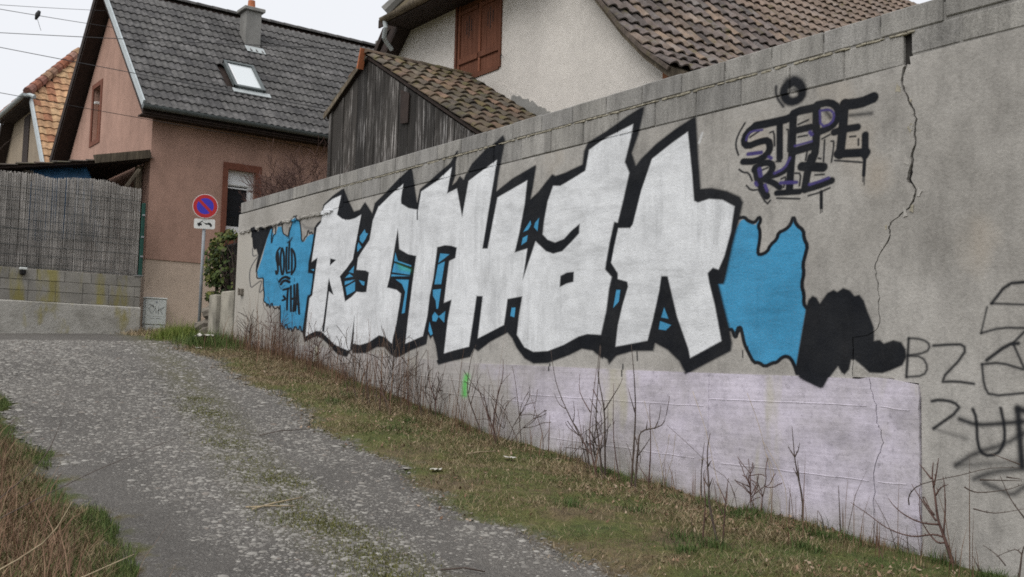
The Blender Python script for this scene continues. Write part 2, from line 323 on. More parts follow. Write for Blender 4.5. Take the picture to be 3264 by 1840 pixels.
["s",0,[-5309,3947,-5381,3930,-5394,3864,-5347,3805,-5281,3788,-5215,3811,-5205,3872,-5238,3923,-5292,3957],0.036,0.0156,1,0.82],
["s",0,[-5348,3969,-5293,3971,-5238,3932],0.033,0.0325,0.95,0.82],
["s",0,[-5386,3890,-5364,3822],0.0215,0.013,1,0.81],
["s",0,[-5466,3948,-5469,3898,-5448,3839,-5393,3771],0.0105,0.013,1,0.81],
["s",0,[-5336,3885,-5281,3892,-5237,3847],0.0075,0.013,0.8,0.82],
["s",0,[-5567,3660,-5678,3666,-5773,3624,-5806,3549,-5759,3506,-5641,3527,-5543,3525,-5522,3457,-5559,3403,-5675,3369,-5804,3387],0.029,0.0078,1,0.79],
["s",0,[-5678,3666,-5526,3662,-5313,3663,-5286,3707,-5076,3704],0.034,0.0078,1,0.81],
["s",0,[-5429,3625,-5428,3360],0.0275,0.0078,1,0.81],
["s",0,[-5296,3673,-5306,3387,-5321,3210,-5331,3085],0.0315,0.0078,1,0.82],
["s",0,[-5268,3556,-5128,3558],0.0285,0.0078,1,0.83],
["s",0,[-5284,3392,-5086,3410],0.0325,0.0078,1,0.83],
["s",0,[-5300,3368,-5333,3274,-5410,3235,-5512,3225],0.024,0.0078,1,0.81],
["s",0,[-5074,3712,-5077,3369,-5117,3287],0.032,0.0078,1,0.84],
["s",0,[-5066,3724,-4951,3722,-4875,3665,-4880,3580,-4930,3528,-5065,3503],0.029,0.0078,1,0.85],
["s",0,[-4818,3685,-4834,3485,-4859,3300],0.036,0.0078,1,0.86],
["s",0,[-4815,3675,-4682,3661,-4571,3681],0.042,0.0078,1,0.87],
["s",0,[-4910,3481,-4829,3489,-4706,3484],0.0285,0.0078,1,0.86],
["s",0,[-4879,3310,-4629,3282],0.0335,0.0078,1,0.87],
["s",0,[-4638,3414,-4639,3258],0.0275,0.0078,1,0.88],
["s",0,[-4641,3259,-4651,3118],0.014,0.0065,1,0.88],
["s",0,[-4656,3118,-4658,3068],0.004,0.0065,1,0.88],
["s",0,[-4645,3117,-4647,3046],0.004,0.0065,1,0.88],
["s",0,[-5674,3318,-5650,3208,-5556,3068],0.0295,0.0078,1,0.79],
["s",0,[-5686,3301,-5616,3347,-5512,3336,-5495,3279,-5557,3224,-5638,3202],0.0275,0.0078,1,0.8],
["s",0,[-5569,3202,-5488,3169,-5426,3124],0.025,0.0078,1,0.8],
["s",0,[-5454,3081,-5233,3066],0.0245,0.0078,1,0.82],
["s",0,[-5122,3323,-5154,3222,-5182,3080],0.031,0.0078,1,0.83],
["s",0,[-5210,3261,-5012,3226],0.0375,0.0078,1,0.84],
["s",0,[-5180,3075,-5064,3087,-4935,3113],0.028,0.0078,1,0.84],
["s",0,[-5027,3039,-5027,2917],0.0135,0.0065,1,0.84],
["s",0,[-5032,2918,-5036,2875],0.0035,0.0065,1,0.84],
["s",0,[-5018,2916,-5019,2882],0.0035,0.0065,1,0.84],
["s",0,[-5792,3707,-5870,3616,-5891,3534,-5858,3451],0.0085,0.0065,0.95,0.78],
["s",0,[-5453,3040,-5233,3009],0.008,0.0065,0.95,0.82],
["s",0,[-4905,3263,-4667,3214],0.0075,0.0065,0.95,0.86],
["s",0,[-5147,3023,-5053,3033,-4950,3059],0.0075,0.0065,0.95,0.84],
["s",0,[-5768,3182,-5720,3136,-5638,3133],0.008,0.0065,0.95,0.79],
["s",0,[-5638,3124,-5555,2999,-5519,3031],0.008,0.0065,0.95,0.8],
["s",0,[-5848,3327,-5805,3297,-5745,3286,-5709,3216],0.0085,0.0065,0.95,0.78],
["s",0,[-5277,3217,-5218,3209,-5233,3113],0.008,0.0065,0.95,0.82],
["s",0,[-5526,3584,-5486,3589,-5479,3468],0.008,0.0065,0.95,0.8],
["s",0,[-5357,3580,-5340,3573,-5347,3402],0.008,0.0065,0.95,0.82],
["s",0,[-5246,3501,-5160,3499],0.008,0.0065,0.95,0.83],
["s",0,[-5247,3600,-5150,3620],0.008,0.0065,0.95,0.83],
["s",0,[-5023,3448,-4951,3469],0.0075,0.0065,0.95,0.85],
["s",0,[-4997,3435,-5007,3271],0.0075,0.0065,0.95,0.85],
["s",0,[-4938,3417,-4908,3412,-4935,3256],0.0075,0.0065,0.95,0.85],
["s",0,[-4770,3423,-4721,3419],0.0075,0.0065,0.95,0.87],
["s",0,[-4696,3394,-4696,3347],0.0075,0.0065,0.95,0.87],
["s",0,[-5410,3190,-5360,3204,-5387,3119],0.008,0.0065,0.95,0.81],
["s",0,[-5736,3580,-5642,3614],0.008,0.0065,0.95,0.79],
["s",0,[-5616,3287,-5546,3300],0.008,0.0065,0.95,0.8],
["s",0,[-5085,3177,-5002,3170],0.0075,0.0065,0.95,0.84],
["s",0,[-5160,3373,-5175,3305],0.008,0.0065,0.95,0.83],
["s",0,[-5054,3304,-5033,3296],0.0075,0.0065,0.95,0.84],
["s",0,[-5461,3338,-5416,3331],0.008,0.0065,0.95,0.81],
["s",0,[-4770,3585,-4586,3567],0.012,0.0195,0.85,0.87],
["s",0,[-4987,3660,-4941,3599],0.0145,0.0195,0.85,0.85],
["s",3,[-5774,3563,-5766,3599,-5719,3627,-5607,3619],0.009,0.0078,1,0.79],
["s",3,[-5753,3442,-5617,3435],0.0165,0.0078,1,0.79],
["s",3,[-5279,3435,-5117,3446],0.0085,0.0078,1,0.83],
["s",3,[-5042,3671,-4951,3667,-4907,3619,-4931,3554,-5034,3542,-5042,3671],0.0095,0.0078,1,0.85],
["s",3,[-5633,3299,-5621,3246],0.0185,0.0078,1,0.79],
["s",3,[-5415,3159,-5261,3143],0.014,0.0078,1,0.82],
["s",3,[-5137,3110,-5053,3120,-4960,3138],0.0115,0.0078,1,0.84],
["s",3,[-5327,3345,-5377,3271,-5478,3245],0.0115,0.0078,1,0.81],
["s",3,[-5574,3162,-5551,3113],0.013,0.0078,1,0.8],
["s",3,[-5134,3519,-5118,3499],0.0155,0.0078,1,0.83],
["s",3,[-5673,3193,-5661,3173],0.014,0.0078,1,0.79],
["s",3,[-5536,3386,-5513,3373],0.014,0.0078,1,0.8],
["s",0,[-4290,1909,-4309,1643],0.01,0.0104,0.97,0.91],
["s",0,[-4290,1913,-4183,1905,-4123,1865,-4152,1812,-4298,1792],0.0075,0.0104,0.97,0.92],
["s",0,[-4298,1790,-4184,1784,-4142,1710,-4177,1652,-4309,1641],0.0075,0.0104,0.97,0.92],
["s",0,[-4102,1859,-3989,1866,-3875,1867,-3873,1799,-4066,1612,-3937,1620,-3812,1606],0.0095,0.0104,0.97,0.95],
["s",0,[-3682,2134,-3577,2259,-3460,2262],0.011,0.0104,0.97,0.99],
["s",0,[-3685,2134,-3462,2117],0.007,0.0104,0.97,0.99],
["s",0,[-3714,2111,-3757,1940],0.006,0.0104,0.97,0.97],
["s",0,[-3757,1940,-3623,1974,-3464,1968],0.0075,0.0104,0.97,0.99],
["s",0,[-3720,1763,-3575,1866,-3508,1871],0.0125,0.0104,0.97,0.99],
["s",0,[-3544,1871,-3464,1948],0.0085,0.0104,0.97,1.0],
["s",0,[-3538,1862,-3473,1715],0.0085,0.0104,0.97,1.0],
["s",0,[-3753,1735,-3626,1748,-3480,1705],0.0085,0.0104,0.97,0.98],
["s",0,[-3753,1732,-3741,1593,-3701,1528,-3470,1556],0.0085,0.0104,0.97,0.98],
["s",0,[-4115,1480,-4060,1493,-3952,1482,-3905,1434,-4103,1296],0.011,0.0104,0.97,0.94],
["s",0,[-4103,1296,-3994,1269,-3861,1241],0.008,0.026,0.6,0.94],
["s",0,[-3820,1438,-3795,1384,-3790,1203,-3746,1140,-3658,1153,-3607,1228,-3604,1335,-3629,1452],0.0115,0.0104,0.97,0.97],
["s",0,[-3913,1369,-3795,1336,-3631,1354,-3472,1377],0.0155,0.0195,0.97,0.97],
["s",0,[-3942,1063,-3810,1153,-3607,1222,-3473,1307],0.0155,0.0228,0.85,0.97],
["s",0,[-3942,1063,-3759,1085,-3487,1125],0.017,0.0325,0.55,0.97],
["s",0,[-3517,1457,-3494,1096],0.0225,0.0195,0.97,1.0],
["s",0,[-3517,1451,-3469,1442],0.021,0.0195,0.97,1.0],
["s",0,[-3812,984,-3709,1035,-3488,1079],0.017,0.026,0.85,0.98],
["s",0,[-3748,966,-3635,930,-3562,902,-3477,969],0.0155,0.026,0.85,0.99],
["s",0,[-3741,383,-3687,439,-3604,476,-3484,503],0.011,0.013,0.85,0.98],
["s",4,[-9772,1547,-9805,1449,-9805,1344],0.029,0.0325,0.85,0.57],
["s",1,[-6268,3705,-6303,3628],0.009,0.0097,0.6,0.75],
["s",0,[-7228,1703,-7225,1593],0.0065,0.0039,0.85,0.69],
["s",0,[-5740,1861,-5736,1797],0.0055,0.0039,0.85,0.79],
["s",0,[-5796,1828,-5792,1772],0.0055,0.0039,0.85,0.78],
["s",0,[-12892,3805,-12868,3629],0.0095,0.0039,0.85,0.47],
["s",0,[-8311,1699,-8308,1630],0.007,0.0039,0.85,0.63],
["s",0,[-7041,1818,-7035,1739],0.0065,0.0039,0.85,0.7],
["s",0,[-10979,3544,-10972,3435],0.0085,0.0039,0.85,0.52]
]''')
PAINT = [(.012, .0135, .017), (.69, .705, .725), (.055, .285, .50), (.06, .048, .17), (.07, .50, .07), (.075, .075, .08)]
PX0, PX1, PZ0, PZ1, PRES = -16.7, -2.0, .8, 4.4, .0045
def paint_wall():
    W, Hh = int((PX1-PX0)/PRES), int((PZ1-PZ0)/PRES)
    img = np.zeros((Hh, W, 4), np.float32)
    def seg_dist(ax, az, bx, bz, c0, c1, r0, r1, k):
        X = (PX0 + (np.arange(c0, c1)+.5)*PRES)*k; ax, bx = ax*k, bx*k; Z = PZ0 + (np.arange(r0, r1)+.5)*PRES
        dx, dz = bx-ax, bz-az; L = dx*dx+dz*dz+1e-12
        t = np.clip(((X[None, :]-ax)*dx + (Z[:, None]-az)*dz)/L, 0, 1)
        return np.hypot(X[None, :]-(ax+t*dx), Z[:, None]-(az+t*dz)), t
    def win(x0, x1, z0, z1):
        return (max(0, int((x0-PX0)/PRES)), min(W, int((x1-PX0)/PRES)+2), max(0, int((z0-PZ0)/PRES)), min(Hh, int((z1-PZ0)/PRES)+2))
    for op in GRAFFITI:
        pts = np.array(op[2], float).reshape(-1, 2)/1000
        soft, alpha, rho = op[-3:]; col = PAINT[op[1]]
        if op[0] == 's':
            # round the corners of a stroke a little
            if len(pts) > 2:
                q = [pts[0]]
                for i in range(len(pts)-1): q += [pts[i]*.75+pts[i+1]*.25, pts[i]*.25+pts[i+1]*.75]
                pts = np.array(q+[pts[-1]])
        half = op[3] if op[0] == 's' else 0
        pad = (half + soft*1.5 + .01)/rho
        c0, c1, r0, r1 = win(pts[:, 0].min()-pad, pts[:, 0].max()+pad, pts[:, 1].min()-pad, pts[:, 1].max()+pad)
        if c1 <= c0 or r1 <= r0: continue
        D = np.full((r1-r0, c1-c0), 9., np.float32)
        closed = op[0] == 'p'
        segs = [(pts[i], pts[(i+1) % len(pts)]) for i in range(len(pts) if closed else len(pts)-1)]
        for a, b in segs:
            k0, k1, l0, l1 = win(min(a[0], b[0])-pad, max(a[0], b[0])+pad, min(a[1], b[1])-pad, max(a[1], b[1])+pad)
            k0, k1, l0, l1 = max(k0, c0), min(k1, c1), max(l0, r0), min(l1, r1)
            if k1 <= k0 or l1 <= l0: continue
            d, _ = seg_dist(*a, *b, k0, k1, l0, l1, rho)
            v = D[l0-r0:l1-r0, k0-c0:k1-c0]; np.minimum(v, d, out=v)
        if closed:
            T = np.zeros((r1-r0, c1-c0+1), np.int32); rows = np.arange(r0, r1); Z = PZ0 + (rows+.5)*PRES
            for a, b in segs:
                if a[1] == b[1]: continue
                m = (Z >= min(a[1], b[1])) & (Z < max(a[1], b[1]))
                xs = a[0] + (Z[m]-a[1])/(b[1]-a[1])*(b[0]-a[0])
                ci = np.clip(((xs-PX0)/PRES - c0 + .5).astype(int), 0, c1-c0)
                np.add.at(T, (np.nonzero(m)[0], ci), 1)
            inside = (np.cumsum(T, 1)[:, :-1] % 2) == 1
            s = np.where(inside, D, -D)
        else: s = half - D
        t = np.clip(.5 + s/(2*soft), 0, 1); t = t*t*(3-2*t)*alpha
        # overspray: fine droplets just outside the edge
        spray = np.clip(1 + (s-.005)/(soft*2.2), 0, 1)*.28*(RNG.random(s.shape) > .72)*alpha*(.4 if op[1] in (1, 2) else 1)
        t = np.maximum(t, spray)[..., None]
        v = img[r0:r1, c0:c1]
        a0 = v[..., 3:4]; an = t + a0*(1-t)
        v[..., :3] = np.where(an > 1e-4, (np.array(col, np.float32)*t + v[..., :3]*a0*(1-t))/np.maximum(an, 1e-4), v[..., :3]); v[..., 3:4] = an
    # fill colour under alpha 0 is irrelevant
    im = bpy.data.images.new('wall_paint', W, Hh, alpha=True, float_buffer=True); im.colorspace_settings.name = 'Non-Color'
    im.alpha_mode = 'CHANNEL_PACKED'
    im.pixels.foreach_set(img.ravel()); im.update(); im.pack()
    return im
PAINT_IMG = paint_wall()
def wall_material(name, build):
    """build(t) gives (colour, bump height); the sprayed paint lies on it"""
    t = NT(name); t.b.inputs['Specular IOR Level'].default_value = .06; base, h, bs, bd = build(t)
    x, y, z = t.sep()[:3]
    u = t.math('DIVIDE', t.math('SUBTRACT', x, PX0), PX1-PX0); v = t.math('DIVIDE', t.math('SUBTRACT', z, PZ0), PZ1-PZ0)
    c = t.node('ShaderNodeCombineXYZ'); t.link(u, c.inputs[0]); t.link(v, c.inputs[1])
    im = t.node('ShaderNodeTexImage', image=PAINT_IMG, extension='CLIP', interpolation='Linear'); t.link(c.outputs[0], im.inputs[0])
    # worn paint: pits of the render show through a little, streaky roller marks
    chips = t.ramp(t.noise(90, 6, .75), [(.0, 0), (.33, .35), (.45, 1)])
    lum = t.node('ShaderNodeRGBToBW'); t.link(im.outputs['Color'], lum.inputs[0])
    a = t.math('MULTIPLY', im.outputs['Alpha'], t.math('MAXIMUM', t.math('MAXIMUM', chips, .70), t.math('SUBTRACT', 1.0, lum.outputs[0])))
    a = t.math('MULTIPLY', a, t.ramp(t.noise(2.2, 5, .7), [(.0, .93), (.45, .985), (.6, 1)]))
    sv_ = t.ramp(t.noise(9, 5, .75, stretch=(1, 1, .14)), [(.36, .82), (.54, 1.03)])
    sh_ = t.ramp(t.noise(7, 5, .75, stretch=(.25, 1, 1.3)), [(.36, .82), (.54, 1.03)])
    streak = t.mix(t.ramp(t.noise(.8, 3, .6), [(.42, 0), (.58, 1)]), sv_, sh_)
    streak2 = t.ramp(t.noise(1.7, 6, .75), [(.3, .78), (.6, 1.06)])
    grit = t.ramp(t.noise(60, 5, .8), [(.3, .86), (.55, 1.03)])
    pc = t.mix(1, t.mix(1, t.mix(1, im.outputs['Color'], streak, 'MULTIPLY'), streak2, 'MULTIPLY'), grit, 'MULTIPLY')
    t.color(t.mix(a, base, pc)); t.rough(t.ramp(a, [(0, .95), (1, .68)]))
    t.bump(h, bs, bd)
    return t.m
# ------------------------------------------------------------------ materials
def m_render(t):
    big = t.ramp(t.noise(.7, 5, .6), [(.28, (.29, .275, .253)), (.5, (.385, .368, .343)), (.72, (.44, .423, .398))])
    fine = t.ramp(t.noise(38, 6, .75), [(.25, .80), (.55, 1.01), (.8, 1.08)])
    st = t.mix(1, t.mix(1, t.ramp(t.noise(1.5, 6, .7, stretch=(1.2, 1, .7)), [(.34, .80), (.52, 1), (.66, 1.05)]), t.ramp(t.noise(3.4, 6, .75, stretch=(1.6, 1, .35)), [(.32, .82), (.50, 1)]), 'MULTIPLY'), t.ramp(t.noise(9, 6, .8), [(.3, .82), (.55, 1.02)]), 'MULTIPLY')
    rust = t.ramp(t.noise(.9, 3, .5, stretch=(1, 1, .8)), [(.60, 0), (.80, .5)])
    c = t.mix(1, t.mix(1, big, fine, 'MULTIPLY'), st, 'MULTIPLY'); c = t.mix(rust, c, (.40, .31, .21))
    x = t.sep()[0]; c = t.mix(t.ramp(t.math('ADD', t.math('MULTIPLY', x, -.1), t.math('MULTIPLY', t.noise(1.1, 4), .12)), [(1.56, 0), (1.62, .8)]) if False else t.math('MULTIPLY', t.math('SUBTRACT', t.math('ADD', t.math('MULTIPLY', x, -1), t.noise(1.1, 4)), 15.4, True), .8), c, (.43, .405, .36))
    h = t.math('ADD', t.noise(45, 6, .7), t.math('MULTIPLY', t.noise(9, 4), .6))
    return c, h, .55, .010
def m_block(t):
    big = t.ramp(t.noise(1.3, 5, .65), [(.3, (.27, .263, .25)), (.7, (.40, .388, .367))])
    fine = t.ramp(t.noise(70, 5, .8), [(.3, .55), (.6, 1.08)])
    dark = t.ramp(t.noise(5, 5, .7, stretch=(1, 1, .18)), [(.36, .62), (.58, 1)])
    c = t.mix(1, t.mix(1, big, fine, 'MULTIPLY'), dark, 'MULTIPLY')
    c = t.mix(.35, c, t.mix(1, c, t.ramp(t.rand(), [(0, (.8, .8, .82)), (1, (1.2, 1.17, 1.1))]), 'MULTIPLY'))
    return c, t.noise(75, 5, .8), .6, .01
def m_lavender(t):
    big = t.ramp(t.noise(.9, 5, .6), [(.28, (.46, .43, .455)), (.5, (.56, .52, .60)), (.72, (.63, .585, .675))])
    specks = t.ramp(t.noise(26, 6, .85), [(.34, (.25, .24, .25)), (.43, (1, 1, 1))])
    dirt = t.mix(1, t.ramp(t.noise(2.6, 6, .7, stretch=(.6, 1, 1.6)), [(.28, .62), (.52, 1)]), t.ramp(t.noise(14, 6, .8), [(.3, .8), (.55, 1.03)]), 'MULTIPLY')
    c = t.mix(1, t.mix(.6, big, specks, 'MULTIPLY'), dirt, 'MULTIPLY')
    damp = t.ramp(t.noise(.75, 6, .7, stretch=(1, 1, 1.4)), [(.40, .75), (.55, 0)]); c = t.mix(damp, c, t.mix(1, c, (.74, .745, .69), 'MULTIPLY'))
    runs = t.ramp(t.noise(3.2, 5, .7, stretch=(1.4, 1, .10)), [(.28, .86), (.46, 1)]); c = t.mix(1, c, runs, 'MULTIPLY')
    x, y, z = t.sep()[:3]
    # rising damp, moss and bare concrete at the foot and towards the far end
    gz = t.math('ADD', t.math('MULTIPLY', x, -.12), -.10)                    # about the ground line
    up_ = t.math('SUBTRACT', z, gz)
    nz = t.noise(1.8, 5, .65)
    foot = t.math('SUBTRACT', 1.05, t.math('ADD', t.math('MULTIPLY', up_, 1.7), t.math('MULTIPLY', nz, 1.0)), True)
    c = t.mix(t.math('MULTIPLY', foot, .95, True), c, t.ramp(t.noise(6, 4), [(.3, (.20, .195, .13)), (.7, (.34, .33, .28))]))
    far = t.ramp(t.math('ADD', t.math('MULTIPLY', x, -.088), t.math('MULTIPLY', t.noise(1.2, 4), .35)), [(.95, 0), (1.0, .85)])
    c = t.mix(far, c, t.ramp(t.noise(2.4, 5, .7), [(.3, (.27, .255, .235)), (.7, (.43, .41, .385))]))
    yel = t.ramp(t.noise(1.6, 4, .6, stretch=(1.6, 1, .35)), [(.60, 0), (.72, .5)])
    c = t.mix(yel, c, (.42, .40, .25))
    h = t.math('ADD', t.noise(30, 5, .7), t.noise(4, 3, .5, stretch=(.25, 1, 6)))
    return c, h, .5, .008
def m_pale(t):
    c = t.ramp(t.noise(1.0, 5, .6), [(.3, (.29, .275, .25)), (.7, (.46, .44, .41))])
    c = t.mix(1, c, t.ramp(t.noise(40, 5, .7), [(.3, .7), (.6, 1.05)]), 'MULTIPLY')
    return c, t.noise(45, 5, .7), .6, .01
MAT = {}
MAT['render'] = wall_material('rough_cement_render', m_render)
MAT['block'] = wall_material('concrete_block', m_block)
MAT['lavender'] = wall_material('lavender_painted_concrete', m_lavender)
MAT['pale'] = wall_material('pale_cement', m_pale)
MAT['mortar'] = plain('yellowed_mortar', (.30, .275, .215), .95, .35, 20, .6, 80)
MAT['dark_core'] = plain('crack_dark', (.03, .028, .026), 1, .3)
MAT['zinc'] = plain('zinc', (.42, .46, .47), .5, .12, 8)
MAT['gutter'] = plain('dark_zinc_gutter', (.10, .115, .115), .45, .2, 8)
MAT['soffit'] = plain('dark_brown_soffit', (.035, .024, .02), .8, .3, 9, .3, 40)
MAT['brown_trim'] = plain('brown_window_trim', (.17, .065, .042), .85, .15, 8)
MAT['white_pvc'] = plain('white_pvc', (.72, .73, .73), .35, .04)
MAT['black'] = plain('black_print', (.015, .015, .016), .6, .1)
MAT['red'] = plain('sign_red', (.42, .022, .025), .4, .06)
MAT['sblue'] = plain('sign_blue', (.045, .035, .42), .4, .06)
MAT['swhite'] = plain('sign_white', (.66, .66, .64), .4, .05)
MAT['galv'] = plain('galvanised_pole', (.27, .29, .31), .5, .15, 12)
MAT['boxgrey'] = plain('grey_box_plastic', (.56, .58, .56), .55, .08, 6)
MAT['twig'] = plain('bare_twig', (.08, .06, .05), .85, .35, 14)
MAT['twig_red'] = plain('reddish_twig', (.095, .055, .046), .85, .3, 14)
MAT['dry_stalk'] = plain('dry_stalk', (.36, .29, .19), .9, .3, 14)
MAT['green_metal'] = plain('green_fence_paint', (.022, .075, .06), .5, .2)
MAT['wire'] = plain('fence_wire', (.03, .04, .04), .6, .2)
MAT['cable'] = plain('cable_black', (.03, .03, .032), .7, .2)
MAT['clay'] = plain('clay_pot', (.42, .15, .07), .85, .2, 10)
MAT['stone'] = plain('rubble_stone', (.17, .15, .125), .95, .35, 9, .7, 30)
MAT['pier'] = plain('stained_pier_concrete', (.30, .28, .235), .95, .45, 3.5, .7, 40, stretch=(1, 1, .5))
MAT['paper'] = plain('pale_litter', (.46, .44, .40), .8, .2, 12)
MAT['orange_wood'] = plain('orange_brown_wood', (.30, .12, .05), .7, .3, 6, stretch=(6, 6, .6))
MAT['lead'] = plain('lead_flashing', (.40, .43, .43), .5, .15, 10)

def stucco(name, c, var=.13, bump=.45, streak=.84):
    t = NT(name); a = tuple(v*(1-var) for v in c); b = tuple(v*(1+var) for v in c)
    col = t.ramp(t.noise(.8, 5, .6), [a, b])
    col = t.mix(1, col, t.ramp(t.noise(60, 4, .7), [(.3, .86), (.65, 1.05)]), 'MULTIPLY')
    streaks = t.mix(1, t.ramp(t.noise(1.6, 6, .75, stretch=(1.3, 1.3, .45)), [(.36, streak), (.56, 1)]), t.ramp(t.noise(7, 5, .7), [(.3, .92), (.6, 1.02)]), 'MULTIPLY')
    col = t.mix(1, col, streaks, 'MULTIPLY')
    t.color(col); t.bump(t.noise(55, 5, .7), bump, .012); t.rough(.95); return t.m
MAT['pink'] = stucco('pink_stucco', (.44, .275, .215))
MAT['plinth'] = stucco('tan_plinth', (.58, .46, .37), .15)
MAT['cream'] = stucco('cream_stucco', (.63, .595, .55), .1, bump=.8, streak=.93)
MAT['beige'] = stucco('beige_stucco', (.33, .27, .20), .1)
MAT['chimney'] = stucco('chimney_render', (.26, .255, .24), .28)
def m_wood(name, lo, mid, hi):
    t = NT(name); v = t.mapping((9, 9, .45))
    off = t.node('ShaderNodeVectorMath', operation='ADD'); t.link(v, off.inputs[0]); t.link(t.rand(), off.inputs[1])
    n1 = t.noise(3, 7, .72, off.outputs[0]); n2 = t.noise(1.2, 4, .6, t.mapping((2.2, 2.2, .8)))
    c = t.ramp(n1, [(.30, lo), (.52, mid), (.66, hi)]); c2 = t.ramp(n1, [(.3, lo), (.75, mid)])
    c = t.mix(t.ramp(n2, [(.42, 0), (.62, 1)]), c2, c)
    c = t.mix(1, c, t.ramp(t.rand(), [(0, (.65, .65, .66)), (1, (1.25, 1.22, 1.2))]), 'MULTIPLY')
    t.color(c); t.bump(n1, .6, .012); return t.m
MAT['plank'] = m_wood('weathered_plank', (.016, .0145, .013), (.07, .064, .058), (.56, .54, .52))
MAT['old_wood'] = m_wood('old_brown_timber', (.05, .04, .03), (.15, .125, .09), (.26, .22, .16))
MAT['shutter'] = m_wood('red_brown_shutter', (.13, .052, .03), (.21, .085, .05), (.27, .12, .078))
def m_tile(name, cols, moss=0, mosscol=(.10, .095, .03), lichen=0, vertical=None):
    t = NT(name)
    c = t.ramp(t.rand(), [(i/(len(cols)-1), c) for i, c in enumerate(cols)])
    c = t.mix(1, c, t.ramp(t.noise(7, 5, .7), [(.3, .55), (.7, 1.35)]), 'MULTIPLY')
    c = t.mix(1, c, t.ramp(t.noise(.9, 4, .6), [(.3, .75), (.7, 1.2)]), 'MULTIPLY')
    c = t.mix(1, c, t.ramp(t.noise(40, 4, .7), [(.3, .8), (.65, 1.1)]), 'MULTIPLY')
    if lichen: c = t.mix(t.ramp(t.noise(2.1, 6, .8), [(.50, 0), (.70, lichen)]), c, (.26, .25, .245))
    if moss: c = t.mix(t.ramp(t.noise(5, 5, .7), [(.60-.18*moss, 0), (.74, .9)]), c, mosscol)
    t.color(c); t.bump(t.noise(50, 5, .7), .5, .01); t.rough(.92); return t.m
MAT['tile_grey'] = m_tile('grey_concrete_tile', [(.07, .068, .068), (.088, .085, .083), (.105, .102, .098), (.08, .078, .077)], 0, lichen=.55)
MAT['tile_shed'] = m_tile('mossy_clay_tile', [(.075, .066, .052), (.115, .09, .064), (.17, .11, .078), (.09, .077, .062), (.13, .105, .08)], .55, (.11, .10, .032))
MAT['tile_white'] = m_tile('brown_clay_tile', [(.09, .076, .07), (.14, .112, .10), (.26, .19, .14), (.10, .085, .08), (.17, .135, .12), (.12, .10, .095)], .28, (.09, .08, .022), .45)
MAT['tile_orange'] = m_tile('orange_clay_tile', [(.40, .22, .12), (.48, .30, .17), (.33, .15, .085), (.52, .35, .20), (.43, .26, .145)], 0)
MAT['tile_hip'] = m_tile('hip_clay_tile', [(.20, .10, .085), (.45, .30, .15), (.24, .13, .11), (.30, .11, .06)], 0)
MAT['tile_old'] = m_tile('old_dark_tile', [(.08, .065, .055), (.12, .085, .07), (.10, .09, .075)], .4)
t = NT('glass_pane'); t.color((.02, .022, .025)); t.rough(.08); t.b.inputs['Specular IOR Level'].default_value = .5; MAT['glass'] = t.m
t = NT('skylight_glass'); t.color((.62, .66, .67)); t.rough(.15); t.b.inputs['Specular IOR Level'].default_value = 1.0; MAT['sky_glass'] = t.m
t = NT('blue_tarpaulin'); t.color(t.ramp(t.noise(5, 5, .7), [(.02, .06, .12), (.045, .14, .27)])); t.rough(.4); t.bump(t.noise(9, 5, .7), .6, .03); MAT['tarp'] = t.m
t = NT('reed_cane'); t.color(t.mix(1, t.ramp(t.attr(), [(0, (.30, .28, .26)), (.5, (.45, .42, .39)), (1, (.60, .57, .53))]), t.ramp(t.noise(3, 5, .7, stretch=(1, 1, .6)), [(.3, .6), (.7, 1.2)]), 'MULTIPLY')); MAT['reed'] = t.m
def m_blade(name, cols, trans=.0):
    t = NT(name); t.color(t.ramp(t.attr(), [(i/(len(cols)-1), c) for i, c in enumerate(cols)])); t.rough(.75); return t.m
MAT['grass'] = m_blade('green_grass', [(.04, .07, .018), (.065, .105, .025), (.10, .13, .038), (.16, .16, .06)])
MAT['dry_grass'] = m_blade('dry_grass', [(.10, .066, .038), (.17, .118, .065), (.26, .195, .112), (.36, .29, .19), (.13, .10, .05)])
MAT['moss'] = m_blade('moss', [(.07, .085, .02), (.11, .115, .03), (.15, .135, .04)])
MAT['leaf_litter'] = m_blade('dead_leaves', [(.10, .055, .035), (.17, .10, .06), (.26, .17, .11), (.36, .28, .21)])
MAT['ivy'] = m_blade('ivy_leaf', [(.015, .022, .007), (.03, .05, .011), (.065, .088, .02), (.15, .15, .04), (.04, .032, .018)])
MAT['pebble'] = m_blade('pebble', [(.10, .093, .084), (.16, .15, .136), (.22, .208, .188), (.30, .286, .26), (.16, .135, .115)])

# ------------------------------------------------------------------ terrain
GX = [-80, -40, -30, -22, -19, -16.6, -14, -11.5, -9.2, -6.5, -4.2, -2, 0, 3, 10, 40]
GZ = [2.6, 2.4, 2.3, 2.14, 2.02, 1.89, 1.65, 1.25, .88, .58, .39, .18, 0, -.25, -.8, -2.2]
_xs = np.arange(-90, 50, .1); _zs = np.interp(_xs, GX, GZ); _k = np.hanning(17); _zs = np.convolve(np.pad(_zs, 8, 'edge'), _k/_k.sum(), 'valid')
def gz(x): return np.interp(x, _xs, _zs)
YR = ([-90, -24, -21.5, -18, -13.9, -11.4, -8.9, -6.9, -5.8, -4.7, -3, 20], [6.5, 6.5, 6.4, 5.9, 5.3, 5.15, 4.85, 4.5, 4.35, 4.2, 4.05, 3.8])
YL = ([-90, -21.6, -19, -16.5, -14, -11.6, -10.3, -7.3, -5.5, -3, 20], [-9, -9, -5, -.2, 1.5, 2.08, 2.02, 1.90, 1.79, 1.7, 1.6])
def yr(x): return np.interp(x, *YR) + .09*np.sin(x*2.1) + .05*np.sin(x*5.3+1) + .03*np.sin(x*11.7+2)
def yl(x): return np.interp(x, *YL) + .07*np.sin(x*2.7+.5) + .04*np.sin(x*6.1) + .025*np.sin(x*13.1)
